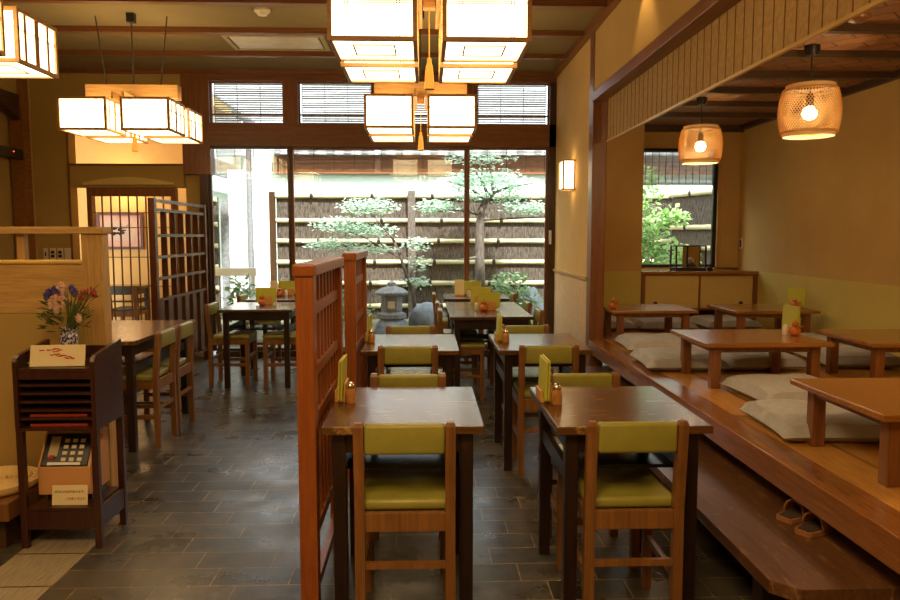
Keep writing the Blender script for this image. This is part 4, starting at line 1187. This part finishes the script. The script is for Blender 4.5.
for c, r, n_ in (((-.65, -.1, 1.72), (.45, .35, .13), 560), ((-1.05, -.1, 1.48), (.42, .35, .11), 480), ((-.65, -.1, 1.40), (.45, .3, .10), 420), ((-1.15, -.1, 1.22), (.40, .3, .09), 360), ((-.65, -.1, 1.15), (.40, .3, .07), 260), ((-.02, 0, 1.22), (.22, .2, .12), 150), ((.0, 0, .95), (.15, .2, .14), 90), ((-.02, 0, .70), (.24, .2, .08), 120)):
    clump(mb, c, r, n_, .062, .5)
mb.build('foliage', 'leaf', t)
def bush(label, loc, blobs, mat, L, stemh):
    t = thing('garden_shrub', label, 'shrub', loc, 0, 'garden shrubs'); mb = MB()
    for c, r, n_ in blobs: clump(mb, c, r, n_, L, 1.2)
    mb.build('foliage', mat, t)
    mb = MB()
    for k in range(5): mb.tube([(rg.uniform(-.05, .05), 0, -.03), (rg.uniform(-.15, .15), rg.uniform(-.1, .1), stemh)], .008, 5)
    mb.build('stems', 'bark', t)
bush('loose green shrub in the garden to the right, below the tree', (1.10, 9.45, 0), (((0, 0, .68), (.3, .25, .2), 160), ((-.05, 0, .45), (.35, .25, .18), 160), ((.25, 0, .5), (.25, .2, .15), 90)), 'leaf_dark', .10, .6)
bush('small bright green plant at the foot of the dark rock on the right', (1.42, 8.85, 0), (((0, 0, .28), (.13, .12, .12), 80),), 'leaf_bright', .10, .25)
bush('green shrub left of the stone lantern behind the screens', (-.86, 9.2, 0), (((0, 0, .35), (.2, .2, .2), 170), ((-.2, 0, .5), (.2, .15, .15), 100)), 'leaf_dark', .08, .4)
bush('green shrub low outside the leftmost window', (-2.1, 8.75, 0), (((-.05, 0, .45), (.30, .22, .30), 360), ((-.12, 0, .7), (.15, .12, .15), 90)), 'leaf_dark', .085, .5)
bush('tall leafy shrub with bright leaves outside the small window of the raised room', (2.75, 9.0, 0), (((0, 0, 1.25), (.3, .3, .38), 620), ((-.1, 0, 1.9), (.3, .3, .35), 480), ((.05, 0, .85), (.36, .3, .3), 480), ((.3, 0, 1.55), (.28, .2, .14), 170), ((.42, 0, 1.05), (.25, .2, .22), 200)), 'leaf_bright', .09, 1.6)

# ------------------------------------------------------------------ light
W = bpy.data.worlds.new('World'); SC.world = W; W.use_nodes = True
bg = W.node_tree.nodes['Background']; bg.inputs[0].default_value = (.90, .95, 1., 1); bg.inputs[1].default_value = 3.2
def light(kind, name, loc, energy, color, rot=(0, 0, 0), size=.5, sy=None, spot=None):
    l = bpy.data.lights.new(name, kind); l.energy = energy; l.color = color
    if kind == 'AREA':
        l.size = size
        if sy: l.shape = 'RECTANGLE'; l.size_y = sy
    elif kind in ('POINT', 'SPOT'): l.shadow_soft_size = size
    if kind == 'SPOT': l.spot_size = spot or 1.2; l.spot_blend = .6
    if kind == 'SUN': l.angle = size
    o = bpy.data.objects.new(name, l); COL.objects.link(o); o.location = loc; o.rotation_euler = rot; return o
light('SUN', 'sun', (0, 9, 6), 10.0, (1., .97, .92), (math.radians(38), math.radians(14), 0), .06)
warm = (1., .66, .30)
light('POINT', 'far_room_lamp', (-3.9, 9.5, 2.0), 9, warm, size=.08)
light('POINT', 'far_room_ceiling_lamp', (-4.3, 8.8, 2.5), 5, warm, size=.1)
# lanterns of the part of the room behind the camera
light('AREA', 'ceiling_lamps_behind', (-.2, .4, 2.6), 55, warm, size=1.0)
light('AREA', 'ceiling_lamps_left', (-2.6, .9, 2.6), 20, warm, size=.8)
light('POINT', 'raised_room_lamp', (2.42, 2.7, 2.05), 24, warm, size=.15)
light('SPOT', 'wall_downlight', (1.22, 4.75, 3.04), 12, warm, (0, math.radians(-24), 0), .03, spot=1.3)

# ------------------------------------------------------------------ camera
f_px = 725.; pit = math.atan(65 / f_px); yaw = math.atan(25 / f_px * math.cos(pit))
cam = bpy.data.cameras.new('camera'); cam.sensor_fit = 'HORIZONTAL'; cam.sensor_width = 36.; cam.lens = 36. * f_px / 900.
co = bpy.data.objects.new('camera', cam); COL.objects.link(co); co.location = (0, 0, 1.34)
co.rotation_euler = (PI / 2 - pit, 0, -yaw); cam.clip_start = .05
SC.camera = co
SC.view_settings.view_transform = 'Standard'; SC.view_settings.look = 'None'
SC.view_settings.gamma = 1.; SC.view_settings.use_curve_mapping = False
SC.view_settings.exposure = .42
SC.cycles.use_denoising = True
SC.cycles.max_bounces = 8; SC.cycles.transparent_max_bounces = 16
SC.cycles.sample_clamp_indirect = 6.
